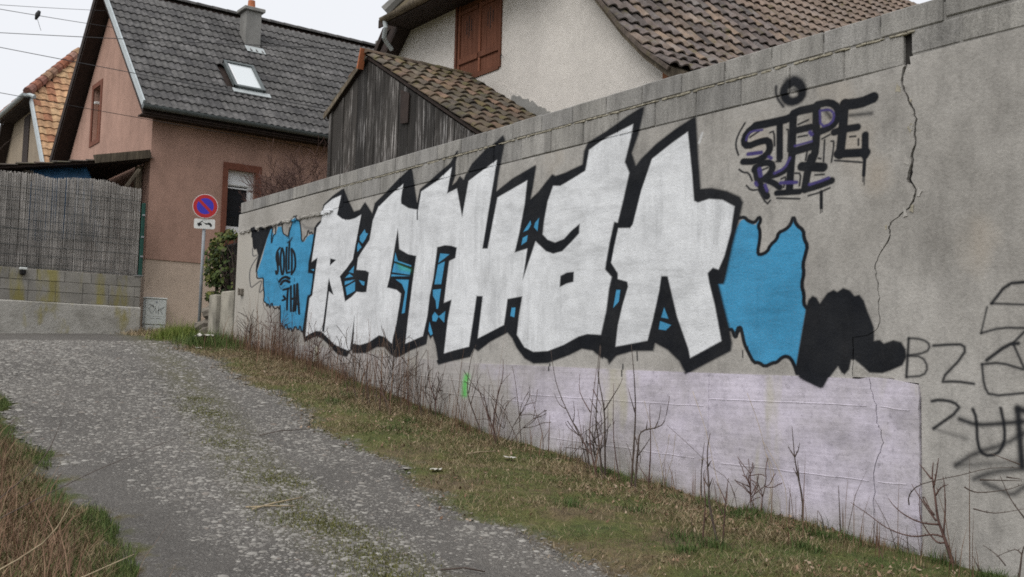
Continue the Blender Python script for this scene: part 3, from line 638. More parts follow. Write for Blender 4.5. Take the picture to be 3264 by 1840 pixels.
def sm(t): t = np.clip(t, 0, 1); return t*t*(3-2*t)
def bumps(x, y): return .5*np.sin(x*3.1+y*1.7)*np.sin(y*4.3-x*.9) + .3*np.sin(x*7.7-y*5.1+1)*np.sin(y*8.9+x*2.3) + .2*np.sin(x*15.1+y*13.3)
def ground(x, y):
    x = np.asarray(x, float); y = np.asarray(y, float)
    z = gz(x) + .04*np.clip(y-5, -3, 4)*sm((-15-x)/4)
    z = z + .24*sm((1.7-y)/1.7)*sm((x+16)/4) + .05*sm((y-yr(x))/.6)
    off = np.maximum(sm((yl(x)-y)/.3), sm((y-yr(x))/.3))
    z = z + .028*bumps(x, y)*off*sm((30-np.abs(x))/10)
    # wheel tracks
    m = (yl(x)+yr(x))/2
    z = z - .025*(1-off)*(np.exp(-((y-m-.72)/.3)**2) + np.exp(-((y-m+.72)/.3)**2))*sm((x+16)/3)
    return z
def grid_lines(dense0, dense1, step, far0, far1):
    d = list(np.arange(dense0, dense1+1e-6, step)); lo = [dense0]; s = step
    while lo[-1] > far0: s *= 1.35; lo.append(lo[-1]-s)
    hi = [dense1]; s = step
    while hi[-1] < far1: s *= 1.35; hi.append(hi[-1]+s)
    return np.array(lo[:0:-1] + d + hi[1:])
gxl = grid_lines(-23, 1, .1, -400, 400); gyl = grid_lines(-1.5, 7.5, .1, -400, 400)
XX, YY = np.meshgrid(gxl, gyl, indexing='ij')
ZZ = ground(XX, YY)
inroad = (YY > yl(XX)+.02) & (YY < yr(XX)-.02) & (XX > -21.8) & (XX < 12)
ZZ = ZZ - .05*inroad
nX, nY = XX.shape; I = np.arange(nX*nY).reshape(nX, nY)
def track_material():
    t = NT('track_and_verge')
    # bare soil, moss and thatch of the verge
    n1 = t.noise(1.3, 5, .65); n2 = t.noise(9, 6, .75); n3 = t.noise(60, 4, .8)
    c = t.ramp(n1, [(.30, (.115, .085, .052)), (.43, (.13, .102, .052)), (.52, (.105, .105, .034)), (.66, (.072, .09, .025))])
    c = t.mix(1, c, t.ramp(n2, [(.3, .55), (.7, 1.4)]), 'MULTIPLY'); soil = t.mix(1, c, t.ramp(n3, [(.3, .6), (.7, 1.35)]), 'MULTIPLY')
    # worn gravel track
    m1 = t.noise(.9, 5, .6); m2 = t.noise(22, 6, .8); m3 = t.noise(110, 4, .8)
    c = t.ramp(m1, [(.3, (.092, .085, .077)), (.55, (.12, .111, .101)), (.72, (.15, .138, .124))])
    c = t.mix(1, c, t.ramp(m2, [(.3, .72), (.5, .97), (.72, 1.28)]), 'MULTIPLY'); c = t.mix(1, c, t.ramp(m3, [(.3, .65), (.7, 1.35)]), 'MULTIPLY')
    x, y, z = t.sep()[:3]
    mid = t.math('ADD', t.math('ADD', 3.05, t.math('MULTIPLY', t.math('MINIMUM', t.math('ADD', x, 5.0), 0), -.085)), t.math('MULTIPLY', t.math('MINIMUM', t.math('ADD', x, 7.0), 0), -.13))
    w = t.math('SUBTRACT', 1, t.math('MULTIPLY', t.math('ABSOLUTE', t.math('SUBTRACT', y, mid)), 2.2), True)
    mossf = t.math('MULTIPLY', w, t.ramp(t.noise(3.5, 5, .7), [(.30, .25), (.56, 1)]))
    c = t.mix(t.math('MULTIPLY', mossf, .8), c, t.ramp(m2, [(.3, (.065, .062, .022)), (.7, (.125, .115, .05))]))
    v = t.node('ShaderNodeTexVoronoi', feature='F1'); v.inputs['Scale'].default_value = 46; t.link(t.pos(), v.inputs['Vector'])
    peb = t.ramp(v.outputs['Distance'], [(.0, 1), (.36, .9), (.50, 0)])
    pm = t.math('MULTIPLY', peb, t.ramp(t.noise(1.7, 5, .7), [(.30, .1), (.50, .8)]))
    pcol = t.ramp(t.sep(v.outputs['Color'])[0], [(0, (.09, .085, .078)), (.6, (.155, .146, .134)), (1, (.25, .238, .216))])
    c = t.mix(pm, c, pcol)
    # ragged border: 'rnd' holds the distance to the edge of the track
    e = t.math('ADD', t.attr(), t.math('MULTIPLY', t.math('SUBTRACT', t.noise(4.5, 6, .75), .5), .9))
    f = t.ramp(e, [(.42, 0), (.60, 1)])
    t.color(t.mix(f, soil, c)); t.rough(.92)
    t.bump(t.math('ADD', t.math('ADD', m2, m3), t.math('MULTIPLY', peb, .8)), .8, .012); return t.m
MAT['track'] = track_material(); MAT['soil'] = MAT['track']
def edge_attr(x, y): return np.clip(.5 + np.minimum(y-yl(x), yr(x)-y)*.8, 0, 1)
me = np_mesh('ground', np.stack([XX.ravel(), YY.ravel(), ZZ.ravel()], 1), [np.stack([I[:-1, :-1].ravel(), I[1:, :-1].ravel(), I[1:, 1:].ravel(), I[:-1, 1:].ravel()], 1)], MAT['soil'], edge_attr(XX, YY).ravel(), smooth=True)
tag(place('ground', me), kind='structure')

# road: worn gravel track between the verges
sx = np.concatenate([np.arange(12, 0, -.5), np.arange(0, -21.75, -.07)]); ns, ntr = len(sx), 30
tt = np.linspace(0, 1, ntr); SX = np.repeat(sx[:, None], ntr, 1)
SY = yl(SX)*(1-tt) + yr(SX)*tt; SZ = ground(SX, SY) + .004 - .02*((tt < .01) | (tt > .99))
I = np.arange(ns*ntr).reshape(ns, ntr)
me = np_mesh('road', np.stack([SX.ravel(), SY.ravel(), SZ.ravel()], 1), [np.stack([I[:-1, :-1].ravel(), I[:-1, 1:].ravel(), I[1:, 1:].ravel(), I[1:, :-1].ravel()], 1)], MAT['track'], edge_attr(SX, SY).ravel(), smooth=True)
tag(place('road', me), kind='structure')

# ------------------------------------------------------------------ the graffiti wall (front face in the plane y = 6.6)
YF = 6.6
wall = thing('graffiti_wall', (-8, 6.7, 1.0), 'long grey cement wall sprayed with big silver and blue graffiti letters beside the track', 'wall')
CRACK = [(-4.300, 3.87), (-4.304, 3.85), (-4.330, 3.76), (-4.317, 3.681), (-4.275, 3.60), (-4.240, 3.53), (-4.219, 3.458), (-4.232, 3.38), (-4.228, 3.303), (-4.246, 3.22), (-4.258, 3.149), (-4.272, 3.08), (-4.275, 3.017), (-4.219, 2.954), (-4.235, 2.89), (-4.271, 2.838), (-4.341, 2.796), (-4.422, 2.741), (-4.440, 2.70), (-4.433, 2.651), (-4.47, 2.58), (-4.526, 2.5), (-4.55, 2.44), (-4.547, 2.365), (-4.53, 2.29), (-4.521, 2.205), (-4.528, 2.12), (-4.516, 2.024), (-4.54, 1.98), (-4.62, 1.94), (-4.738, 1.925), (-4.748, 1.80), (-4.743, 1.625)]
GAP = [.030, .028, .018, .015, .019, .017, .015, .013, .014, .018, .023, .032, .028, .014, .016, .014, .012, .011, .012, .011, .010, .008, .008, .007, .007, .006, .006, .005, .005, .005, .006, .006, .006]
def jag(P, G, a):
    out = []; og = []
    for i in range(len(P)-1):
        for q in (0, .34, .67):
            j = 0 if i == 0 and q == 0 else a
            out.append((P[i][0]+(P[i+1][0]-P[i][0])*q + random.uniform(-j, j), P[i][1]+(P[i+1][1]-P[i][1])*q)); og.append(max(.004, (G[i]+(G[i+1]-G[i])*q)*random.uniform(.65, 1.3)))
    return out+[P[-1]], og+[G[-1]]
CRACK, GAP = jag(CRACK, GAP, .007)
def lav_top(x): return float(np.interp(x, [-16.7, -13.9, -11.5, -9.54, -8.9, -7.16, -6.14, -4.8, -4.2], [2.03, 1.916, 1.77, 1.69, 1.684, 1.652, 1.64, 1.628, 1.59]))
Z3 = 3.866; YB = 6.86
core = MB().box(-16.66, 7, YF+.035, YB, -1.2, 4.27); core.build('core', MAT['dark_core'], wall)
# upper left render panel, cut along the crack and resting on the lavender base
xs = np.concatenate([np.arange(-16.7, -4.9, .5), [-4.76]])
poly = [(x, lav_top(x)-.03) for x in xs] + [(p[0]-g/2, p[1]) for p, g in list(zip(CRACK, GAP))[::-1]] + [(x, Z3-.008) for x in np.arange(-4.8, -16.3, -.5)] + [(-16.7, Z3-.008)]
tag(MB().prism(poly, 'y', YF, YF+.06).build('render_panel', MAT['render'], wall), 'rough grey render left of the crack, covered in graffiti')
# a strip of patching between crack and base
poly = [(p[0]+g/2, p[1]) for p, g in zip(CRACK, GAP)] + [(-4.74, 1.634), (-4.21, 1.60), (-4.192, 1.50), (-4.19, -1), (7, -1), (7, 3.92), (-3.9, 3.925), (-4.27, 3.92), (-4.262, 3.86)]
tag(MB().prism(poly, 'y', YF+.004, YF+.06).build('render_panel', MAT['render'], wall), 'smoother grey render right of the long crack')
MB().prism([(-4.742, 1.634), (-4.73, 1.70), (-4.70, 1.72), (-4.60, 1.655), (-4.42, 1.645), (-4.40, 1.63)], 'y', YF-.003, YF+.01).build('render_patch', MAT['pale'], wall)
# lavender base in two pieces split by the lower crack
LC = [(-4.597, 1.634), (-4.584, 1.573), (-4.565, 1.50), (-4.541, 1.44), (-4.528, 1.307), (-4.503, 1.264), (-4.483, 1.177), (-4.505, 1.11), (-4.529, 1.052), (-4.56, .95), (-4.547, .819), (-4.56, .751), (-4.552, .60), (-4.555, .445), (-4.56, -.6)]
LC, _ = jag(LC, [.006]*len(LC), .006)
xs = np.arange(-16.68, -4.62, .4)
poly = [(x, lav_top(x)) for x in xs] + [(p[0]-.0035, p[1]) for p in LC] + [(-16.68, -.6)]
tag(MB().prism(poly, 'y', YF-.014, YF+.05).build('base_panel', MAT['lavender'], wall), 'lavender painted concrete base with moss at the foot')
edge = [(-4.205, 1.588), (-4.198, 1.50), (-4.206, 1.42), (-4.196, 1.33), (-4.203, 1.22), (-4.194, 1.10), (-4.200, .98), (-4.190, .86), (-4.198, .74), (-4.192, .6), (-4.195, -.6)]
poly = [(p[0]+.0035, p[1]) for p in LC[::-1]] + [(-4.45, 1.628)] + edge
MB().prism(poly, 'y', YF-.014, YF+.05).build('base_panel', MAT['lavender'], wall)
# formwork ridges on the base
def ridge(pts, h=.007, d=.004):
    m = MB()
    for a, b in zip(pts, pts[1:]):
        m.add([(a[0], YF-.0135, a[1]+h), (a[0], YF-.0135-d, a[1]), (a[0], YF-.0135, a[1]-h*.6), (b[0], YF-.0135, b[1]+h), (b[0], YF-.0135-d, b[1]), (b[0], YF-.0135, b[1]-h*.6)], [(0, 1, 4, 3), (1, 2, 5, 4)])
    m.build('formwork_ridge', MAT['lavender'], wall)
def wob(x0, x1, z0, z1, n=14, a=.006): return [(x0+(x1-x0)*i/n, z0+(z1-z0)*i/n + random.uniform(-a, a)) for i in range(n+1)]
ridge(wob(-6.136, -4.62, 1.424, 1.428, 12, .003)); ridge(wob(-4.50, -4.27, 1.425, 1.41, 4, .004)); ridge(wob(-6.0, -4.60, .905, .895, 12, .003)); ridge(wob(-4.52, -4.3, .893, .897, 4, .003))
ridge(wob(-8.6, -6.2, 1.38, 1.36, 16, .004), .007, .004); ridge(wob(-8.3, -6.3, .97, .92, 14, .004), .006, .004); ridge([(-6.142, 1.63), (-6.146, 1.2), (-6.15, .8)], .004, .004)
ridge(wob(-13.5, -9.6, 1.66, 1.48, 20, .005), .007, .004); ridge(wob(-12, -8.7, 1.42, 1.30, 18, .005), .006, .004)
# top courses: single concrete blocks
PITCHB = .504
def block(x0, x1, z0, z1, y=0., c=.007, mat='block'):
    MB().cbox(x0+.005, x1-.005, YF+y, YB-.01, z0+.003, z1-.003, c, .0015).build('block', MAT[mat], wall)
x = -4.005
while x > -16.5:                                                       # top course
    x0 = max(x-PITCHB, -16.72); dz = random.uniform(-.003, .004) if x > -12 else 0
    block(x0, x, 4.108+dz, 4.288+dz, random.uniform(-.004, .004) - (.012 if x < -12.8 else 0)); x -= PITCHB
x = -4.315
while x > -16.5:                                                       # second course, its far end rendered over
    x0 = max(x-.5075, -16.70)
    if x0 > -13.0: block(x0, x, Z3, 4.094, random.uniform(-.003, .003))
    x -= .5075
MB().cbox(-16.70, -12.952, YF-.003, YB-.02, Z3-.06, 4.100, .012, .004).build('render_band', MAT['pale'], wall)
m = MB()                                                               # broken lower lip of that band
for i in range(60):
    xx = -16.62 + i*.056; m.cbox(xx, xx+random.uniform(.05, .09), YF-.02-random.uniform(0, .012), YF+.02, Z3-.09+random.uniform(-.02, .01) , Z3-.045+random.uniform(-.01, .01), .012, .006)
tag(m.build('crumbling_edge', MAT['pale'], wall), kind='stuff')
m = MB()                                                               # squeezed-out mortar under the top course
for i in range(190):
    xx = -13.3 + i*.0477
    if random.random() < .8: m.cbox(xx, xx+random.uniform(.04, .075), YF-.004-random.uniform(0, .006), YF+.02, 4.090+random.uniform(-.006, .004), 4.104+random.uniform(-.003, .003), .004, .002)
tag(m.build('mortar_joint', MAT['mortar'], wall), kind='stuff')
MB().box(-12.95, -4.33, YF+.012, YB-.02, Z3-.01, 4.2).build('mortar_bed', MAT['block'], wall); MB().box(-4.25, 7, YF+.012, YB-.02, 3.9, 4.25).build('mortar_bed', MAT['block'], wall)
for x0, x1 in ((-3.995, -3.49), (-3.48, -2.98), (-2.97, -2.47), (-2.46, -1.96), (-1.95, -1.45), (-1.44, -.94)): block(x0, x1, 4.135, 4.33, random.uniform(-.004, .004))
for x0, x1 in ((-4.262, -3.885), (-3.875, -3.37), (-3.36, -2.86), (-2.85, -2.35), (-2.34, -1.84), (-1.83, -1.33), (-1.32, -.9)): block(x0, x1, 3.932, 4.118, .003+random.uniform(-.003, .003))
MB().cbox(-.93, 7, YF, YB-.01, 3.93, 4.32, .008).build('block_run', MAT['block'], wall)
for k in range(14):                                                    # spalled chips beside the crack
    i = random.randrange(4, 66); cxk, czk = CRACK[i]; sd = random.choice((-1, 1)); r = random.uniform(.006, .03); a0 = random.uniform(0, 6)
    pts = [(cxk+sd*(GAP[i]*.6+r*1.1)+r*q*math.cos(a0+a), czk+r*1.6*q*math.sin(a0+a)) for a, q in ((0, 1), (1.1, .5), (1.9, 1.05), (2.9, .8), (3.7, .45), (4.6, 1), (5.5, .6))]
    MB().prism(pts, 'y', YF-.0015-.0003*k*.2, YF+.003).build('loose_chip', MAT['pale'] if k % 3 else MAT['mortar'], wall)
# small iron hinge pin box left on the wall, drilled holes
m = MB().cbox(-16.45, -16.34, YF-.05, YF+.01, 2.745, 2.85, .006); m.tube([(-16.395, YF-.07, 2.74), (-16.395, YF-.07, 2.86)], .012, 8)
tag(m.build('hinge_bracket', MAT['stone'], wall), 'small rusty hinge bracket at the far end')

# ------------------------------------------------------------------ tiles
def tile_mesh(name, w, l, amp, waves, th, mat, seg=None, shape='wave'):
    seg = seg or (6*waves if shape == 'wave' else 10); us = [w*i/seg for i in range(seg+1)]
    def prof(u):
        q = u/w
        if shape == 'wave': return amp*.5*(1-math.cos(2*math.pi*waves*q))
        if shape == 'roll': return amp*(math.sin(math.pi*min(1, q/.78)) if q < .78 else 0) - .004
        if shape == 'rib': return amp*(max(0, 1-abs(q-.08)/.08) + .8*max(0, 1-abs(q-.55)/.1))
        return 0
    m = MB(); n = seg+1; ov = .07
    vs = [(u, 0, prof(u)+th) for u in us] + [(u, l+ov, prof(u)+.004) for u in us] + [(u, 0, prof(u)+th-.022) for u in us]
    fs = [(i, i+1, n+i+1, n+i) for i in range(seg)] + [(2*n+i, 2*n+i+1, i+1, i) for i in range(seg)]
    fs += [(2*n, 0, n), (3*n-1, 2*n-1, n-1)]
    m.add(vs, fs); me = bpy.data.meshes.new(name); me.from_pydata(m.v, [], m.f); me.materials.append(mat)
    return me
def slope_tiles(parent, me, profile, side, y0, y1, w, gauge, ydir=1, keep=None, limit=300, jit=.006, near=None, skip=0, name='roof_tile'):
    """rows of tiles along a roof whose cross-section (x,z), eave first, is profile; columns run in Y. side=+1: faces +X"""
    P = [Vector((p[0], 0, p[1])) for p in profile]; L = [0]
    for a, b in zip(P, P[1:]): L.append(L[-1] + (b-a).length)
    rows = int(L[-1]/gauge); cols = int(round((y1-y0)/w)); spots = []
    for r in range(skip, rows):
        s = r*gauge; i = max(k for k in range(len(L)-1) if L[k] <= s+1e-6); V = (P[i+1]-P[i]).normalized()
        o = P[i] + V*(s-L[i]); U = Vector((0, 1, 0)) if side > 0 else Vector((0, -1, 0)); N = U.cross(V)
        for c in range(cols):
            yy = y0 + c*w if side > 0 else y0 + (c+1)*w
            p = Vector((o.x, yy, o.z))
            if keep and not keep(p + U*w/2 + V*gauge/2): continue
            spots.append((p, U, V, N))
    ref = near or Vector((0, 0, 1.6)); spots.sort(key=lambda q: (q[0]-ref).length)
    rest = []
    for k, (p, U, V, N) in enumerate(spots):
        j = random.uniform(-jit, jit); mt = Matrix((U, V + N*j*.6, N)).transposed().to_4x4(); mt.translation = p + N*random.uniform(0, jit*.6) + V*random.uniform(-jit, jit)
        if k < limit: place(name, me, parent, mt)
        else: rest.append(mt)
    if rest:
        n = len(me.vertices); co = np.empty(n*3, np.float32); me.vertices.foreach_get('co', co); co = np.c_[co.reshape(-1, 3), np.ones(n)]
        V = np.concatenate([(co @ np.array(mt).T)[:, :3] for mt in rest]); m = bpy.data.meshes.new('far_roof_tiles')
        F = [tuple(int(i)+k*n for i in p.vertices) for k in range(len(rest)) for p in me.polygons]
        m.from_pydata(V.tolist(), [], F); m.materials.append(me.materials[0])
        tag(place('far_roof_tiles', m, parent), kind='stuff')
def slab(profile, th, y0, y1):
    """roof deck following the profile, th below it"""
    n = len(profile); lo = [(p[0], p[1]-th) for p in profile]
    return MB().prism(profile + lo[::-1], 'y', y0, y1)
def clip_slab(e, r, th, y0, y1, zc, yr_):
    """roof slope from eave point e to ridge point r (x,z), front edge cut back along a half hip from height zc to the ridge at y = yr_"""
    q = (zc-e[1])/(r[1]-e[1]); cx = e[0]+(r[0]-e[0])*q
    top = [(e[0], y0, e[1]), (cx, y0, zc), (r[0], yr_, r[1]), (r[0], y1, r[1]), (e[0], y1, e[1])]
    n = len(top); bot = [(a, b, c-th) for a, b, c in top]
    return MB().add(top+bot, [tuple(range(n)), tuple(range(2*n-1, n-1, -1))]+[(i, (i+1) % n, n+(i+1) % n, n+i) for i in range(n)])
# ------------------------------------------------------------------ pink house
house = thing('pink_house', (-25.7, 11.5, 2.1), 'salmon pink house with steep dark grey wavy tiled roof', 'house')
HX, HY0, HY1, RX, RZ = -22.19, 6.78, 17.0, -25.68, 10.62
m = MB()                                                               # walls: eave wall with a window opening, gable, far side
m.prism([(-29.1, 1.7), (-22.5, 1.7), (-22.5, 6.6), (RX, 10.2), (-29.1, 6.7)], 'y', HY0+.31, HY1)
wy0, wy1, wz0, wz1 = 8.47, 9.11, 4.49, 5.90
for (a, b, c, d) in ((HY0, wy0, 3.78, 6.98), (wy1, HY1, 3.78, 6.98), (wy0, wy1, 3.78, wz0), (wy0, wy1, wz1, 6.98)): m.box(-22.5, HX, a, b, c, d)
gy0, gy1, gz0_, gz1_ = -27.02, -26.38, 7.03, 8.36
gp = lambda x: 10.31 - 1.0*abs(x-RX)
m.prism([(-29.17, 1.7), (gy0, 1.7), (gy0, gp(gy0)), (-29.17, gp(-29.17))], 'y', HY0, HY0+.3)
m.prism([(gy1, 1.7), (-22.5, 1.7), (-22.5, gp(-22.5)), (RX, gp(RX)), (gy1, gp(gy1))], 'y', HY0, HY0+.3)
m.prism([(gy0, 1.7), (gy1, 1.7), (gy1, gz0_), (gy0, gz0_)], 'y', HY0, HY0+.3); m.prism([(gy0, gz1_), (gy1, gz1_), (gy1, gp(gy1)), (gy0, gp(gy0))], 'y', HY0, HY0+.3)
m.build('wall', MAT['pink'], house)
MB().box(-22.5, HX-.02, HY0+.01, HY1, 1.7, 3.776).build('plinth', MAT['plinth'], house)
# roof
E_R = [(-21.74, 6.90), (RX, RZ)]; E_L = [(-29.62, 6.90), (RX, RZ)]
roof = slab([(-21.76, 6.86), (RX, RZ-.03)], .16, 6.44, HY1+.3).build('roof', MAT['soffit'], house)
slab([(-29.6, 6.86), (RX, RZ-.03)], .16, 6.44, HY1+.3).build('roof', MAT['soffit'], house)
tg = tile_mesh('roof_tile', .30, .34, .030, 2, .036, MAT['tile_grey'])
sky_hole = lambda p: not (8.70 < p.y < 9.42 and 7.86 < p.z < 8.58) and not (9.62 < p.y < 10.0 and 9.42 < p.z < 9.85)
slope_tiles(roof, tg, E_R, 1, 6.46, 6.46+33*.30, .30, .341, keep=sky_hole, near=Vector((-18, 7, 7)))
for i in range(26):                                                    # ridge caps
    y = 6.44 + i*.39; me = MB(); vs = []
    for q, rr in ((0, .125), (.42, .112)):
        for k in range(7):
            a = math.pi*k/6; vs.append((RX+math.cos(a)*rr, y+q, RZ-.02+math.sin(a)*rr*.8))
    me.add(vs, [(k, k+1, 8+k, 7+k) for k in range(6)] + [tuple(range(6, -1, -1))]); me.build('ridge_tile', MAT['tile_grey'], roof)
MB().beam((-21.70, 6.425, 6.93), (RX+.02, 6.425, RZ+.03), .035, .15).build('verge_strip', MAT['zinc'], house)
MB().beam((-29.64, 6.425, 6.88), (RX-.02, 6.425, RZ+.0), .03, .20).build('barge_board', MAT['soffit'], house)
MB().trough((-21.66, 6.40, 6.90), (-21.66, HY1, 6.88), .085).build('gutter', MAT['gutter'], house)
MB().box(-22.18, -21.72, 6.46, HY1, 6.74, 6.765).build('soffit_board', MAT['soffit'], house)
# chimneys
def chimney(x, y, w, z0, z1, pot=True):
    c = MB().cbox(x-w/2, x+w/2, y-w/2, y+w/2, z0, z1, .01).build('chimney', MAT['chimney'], house)
    MB().cbox(x-w/2-.07, x+w/2+.07, y-w/2-.07, y+w/2+.07, z1, z1+.09, .012).build('chimney_cap', MAT['chimney'], c)
    MB().tube([(x, y, z1+.09), (x, y, z1+.32)], [.10, .085], 12).build('chimney_pot', MAT['clay'], c)
    return c
c1 = chimney(-24.62, 9.80, .40, 9.2, 10.36)
d = Vector((-3.94, 0, 3.72)).normalized(); nn = Vector((.686, 0, .727))
MB().obox(Vector((-24.20, 9.57, 9.22))+nn*.045, (0, .48, 0), d*.27, nn*.012).build('flashing', MAT['lead'], c1)
chimney(-25.9, 14.40, .38, 10.2, 10.86)
# skylight
sk0 = Vector((-22.70, 8.70, 7.81)) + nn*.06; U = Vector((0, 1, 0)); sl = 1.13; sw = .74
sk = MB()
for (o, u, v) in ((0, .07, sl), (sw-.07, .07, sl)): sk.obox(sk0+U*o, U*u, d*v, nn*.09)
sk.obox(sk0, U*sw, d*.07, nn*.088); sk.obox(sk0+d*(sl-.07), U*sw, d*.07, nn*.092)
so = sk.build('skylight', MAT['gutter'], house)
MB().obox(sk0+U*.07+d*.07, U*(sw-.14), d*(sl-.14), nn*.055).build('skylight_pane', MAT['sky_glass'], so)
MB().obox(sk0-U*.05-d*.16, U*(sw+.16), d*.16, nn*.02).build('flashing', MAT['lead'], so)
MB().obox(sk0+U*.09+d*.08+nn*.056, U*.04, d*(sl-.18), nn*.012).build('sash', MAT['white_pvc'], so)
# eave-side window with brown surround
wf = MB()
for (a, b, c, e) in ((8.36, wy0, 4.2, 6.05), (wy1, 9.24, 4.2, 6.05), (wy0, wy1, wz1, 6.05), (wy0, wy1, 4.2, wz0)): wf.box(HX-.01, HX+.035, a, b, c, e)
win = wf.build('window', MAT['brown_trim'], house)
fr = MB(); fx = HX-.10
fr.box(fx-.05, fx, wy0, wy1, 5.56, wz1); fr.box(fx-.05, fx, wy0, wy0+.03, wz0, 5.56); fr.box(fx-.05, fx, wy1-.14, wy1, wz0, 5.56); fr.box(fx-.05, fx, wy0+.03, wy1-.14, wz0, wz0+.17)
fr.box(fx, fx+.02, wy0, wy1, 5.58, 5.62); fr.box(fx, fx+.012, wy0+.02, wy1-.02, 5.50, 5.53); fr.box(fx, fx+.015, wy1-.07, wy1-.05, wz0, 5.56)
fr.build('frame', MAT['white_pvc'], win)
MB().box(fx-.06, fx-.03, wy0+.02, wy1-.1, wz0+.1, 5.58).build('pane', MAT['glass'], win)
for k in range(5): MB().box(fx-.03, fx-.022, wy0+.03, wy1-.14, 4.70+k*.17, 4.703+k*.17).build('blind_slat', MAT['wire'], win)
# gable slit window
gf = MB()
for (a, b, c, e) in ((gy0-.13, gy0, gz0_-.12, gz1_+.12), (gy1, gy1+.13, gz0_-.12, gz1_+.12), (gy0, gy1, gz1_, gz1_+.12), (gy0, gy1, gz0_-.12, gz0_)): gf.box(a, b, HY0-.02, HY0+.01, c, e)
gw = tag(gf.build('window', MAT['brown_trim'], house), 'narrow red framed gable window')
MB().box(gy0, gy1, HY0+.12, HY0+.16, gz0_, gz1_-.28).build('shutter', MAT['shutter'], gw)
MB().box(gy0, gy1, HY0+.16, HY0+.18, gz1_-.28, gz1_).build('pane', MAT['glass'], gw)
MB().cbox(-26.85, -26.78, HY0-.03, HY0+.13, 7.95, 8.02, .01).build('hook', MAT['swhite'], gw)

# ------------------------------------------------------------------ white house behind the wall
wh = thing('white_house', (-13.8, 14, 2), 'cream rendered house with closed red-brown shutters behind the graffiti wall', 'house')
WY = 9.29
RK = [(-11.69, 7.75), (-10.82, 6.78), (-10.13, 6.01), (-9.71, 5.62), (-9.5, 5.46)]
LK = [(-17.9, 5.98), (-16.36, 7.34), (-15.89, 7.75)]
sx0, sx1, sz0, sz1 = -14.34, -13.13, 6.36, 7.9
m = MB()
m.prism([(-17.9, 1.8), (sx0, 1.8), (sx0, 7.75)] + LK[::-1], 'y', WY, WY+.35); m.prism([(sx1, 1.8), (-9.5, 1.8)] + RK[::-1] + [(sx1, 7.75)], 'y', WY, WY+.35)
m.box(sx0, sx1, WY, WY+.35, 1.8, sz0); m.prism([(-17.9, 1.8), (-9.5, 1.8), (-9.5, 5.4), (-11.6, 7.7), (-15.9, 7.7), (-17.9, 5.9)], 'y', WY+.36, 20)
m.build('wall', MAT['cream'], wh)
PR = [(-9.12, 5.40), (-9.58, 5.74), (-10.02, 6.15), (-10.72, 6.93), (-13.85, 10.4)]
wr = slab(PR[:4], .14, 9.04, 27).build('roof', MAT['old_wood'], wh)
clip_slab(PR[3], PR[4], .14, 9.04, 27, 7.72, 10.9).build('roof', MAT['old_wood'], wh)
tw = tile_mesh('roof_tile', .205, .31, .042, 1, .055, MAT['tile_white'], 9, 'roll')
slope_tiles(wr, tw, PR, 1, 9.0, 9.0+86*.205, .205, .312, keep=lambda p: p.y > 8.72 + max(0, p.z-7.7)*.8, near=Vector((-8, 8.8, 5.4)), jit=.012)
m = MB()                                                               # mortar verge along the rake
for a, b in zip(PR[:-1], PR[1:]): m.beam((a[0], 9.0, a[1]-.02), (b[0], 9.0, b[1]-.02), .03, .05)
m.build('verge_mortar', MAT['tile_old'], wr)
clip_slab((-18.4, 5.6), (-13.85, 10.4), .15, 9.0, 20.3, 7.72, 10.9).build('roof', MAT['soffit'], wh)
# half hip above the shutters
hip = MB().add([(-15.95, 8.72, 7.72), (-11.55, 8.72, 7.72), (-13.85, 10.9, 10.42), (-15.95, 8.72, 7.60), (-11.55, 8.72, 7.60), (-13.85, 10.9, 10.28)], [(0, 1, 2), (3, 5, 4), (0, 3, 4, 1), (1, 4, 5, 2), (2, 5, 3, 0)]).build('half_hip', MAT['tile_shed'], wh)
MB().box(-15.9, -11.6, 8.74, WY+.02, 7.62, 7.66).build('soffit_board', MAT['soffit'], hip)
MB().box(-16.0, -11.5, 8.70, 8.73, 7.56, 7.70).build('fascia_board', MAT['soffit'], hip)
MB().trough((-15.78, 8.66, 7.66), (-11.4, 8.66, 7.66), .075).build('gutter', MAT['old_wood'], hip)
MB().tube([(-15.70, 8.66, 7.60), (-15.66, 8.66, 7.48), (-15.78, 8.70, 7.34), (-15.85, 8.80, 7.28), (-15.88, 8.92, 7.19)], .04, 8).build('downpipe', MAT['zinc'], hip)
for k in range(7):
    a = Vector((-15.78+.24*k, 8.72+.23*k, 7.80+.29*k)); b = a + Vector((.27, .26, .33))
    MB().tube([a, (a+b)/2+Vector((0, 0, .02)), b], [.12, .11, .10], 8).build('hip_tile', MAT['chimney'], hip)
# rake soffit boards left
MB().beam((-18.3, 9.02, 5.52), (-15.9, 9.02, 7.68), .03, .2).build('barge_board', MAT['soffit'], wh)
m = MB().obox((-18.3, 9.0, 5.54), (2.45, 0, 2.2), (0, .3, 0), (.05, 0, -.055)); m.build('soffit_board', MAT['soffit'], wh)
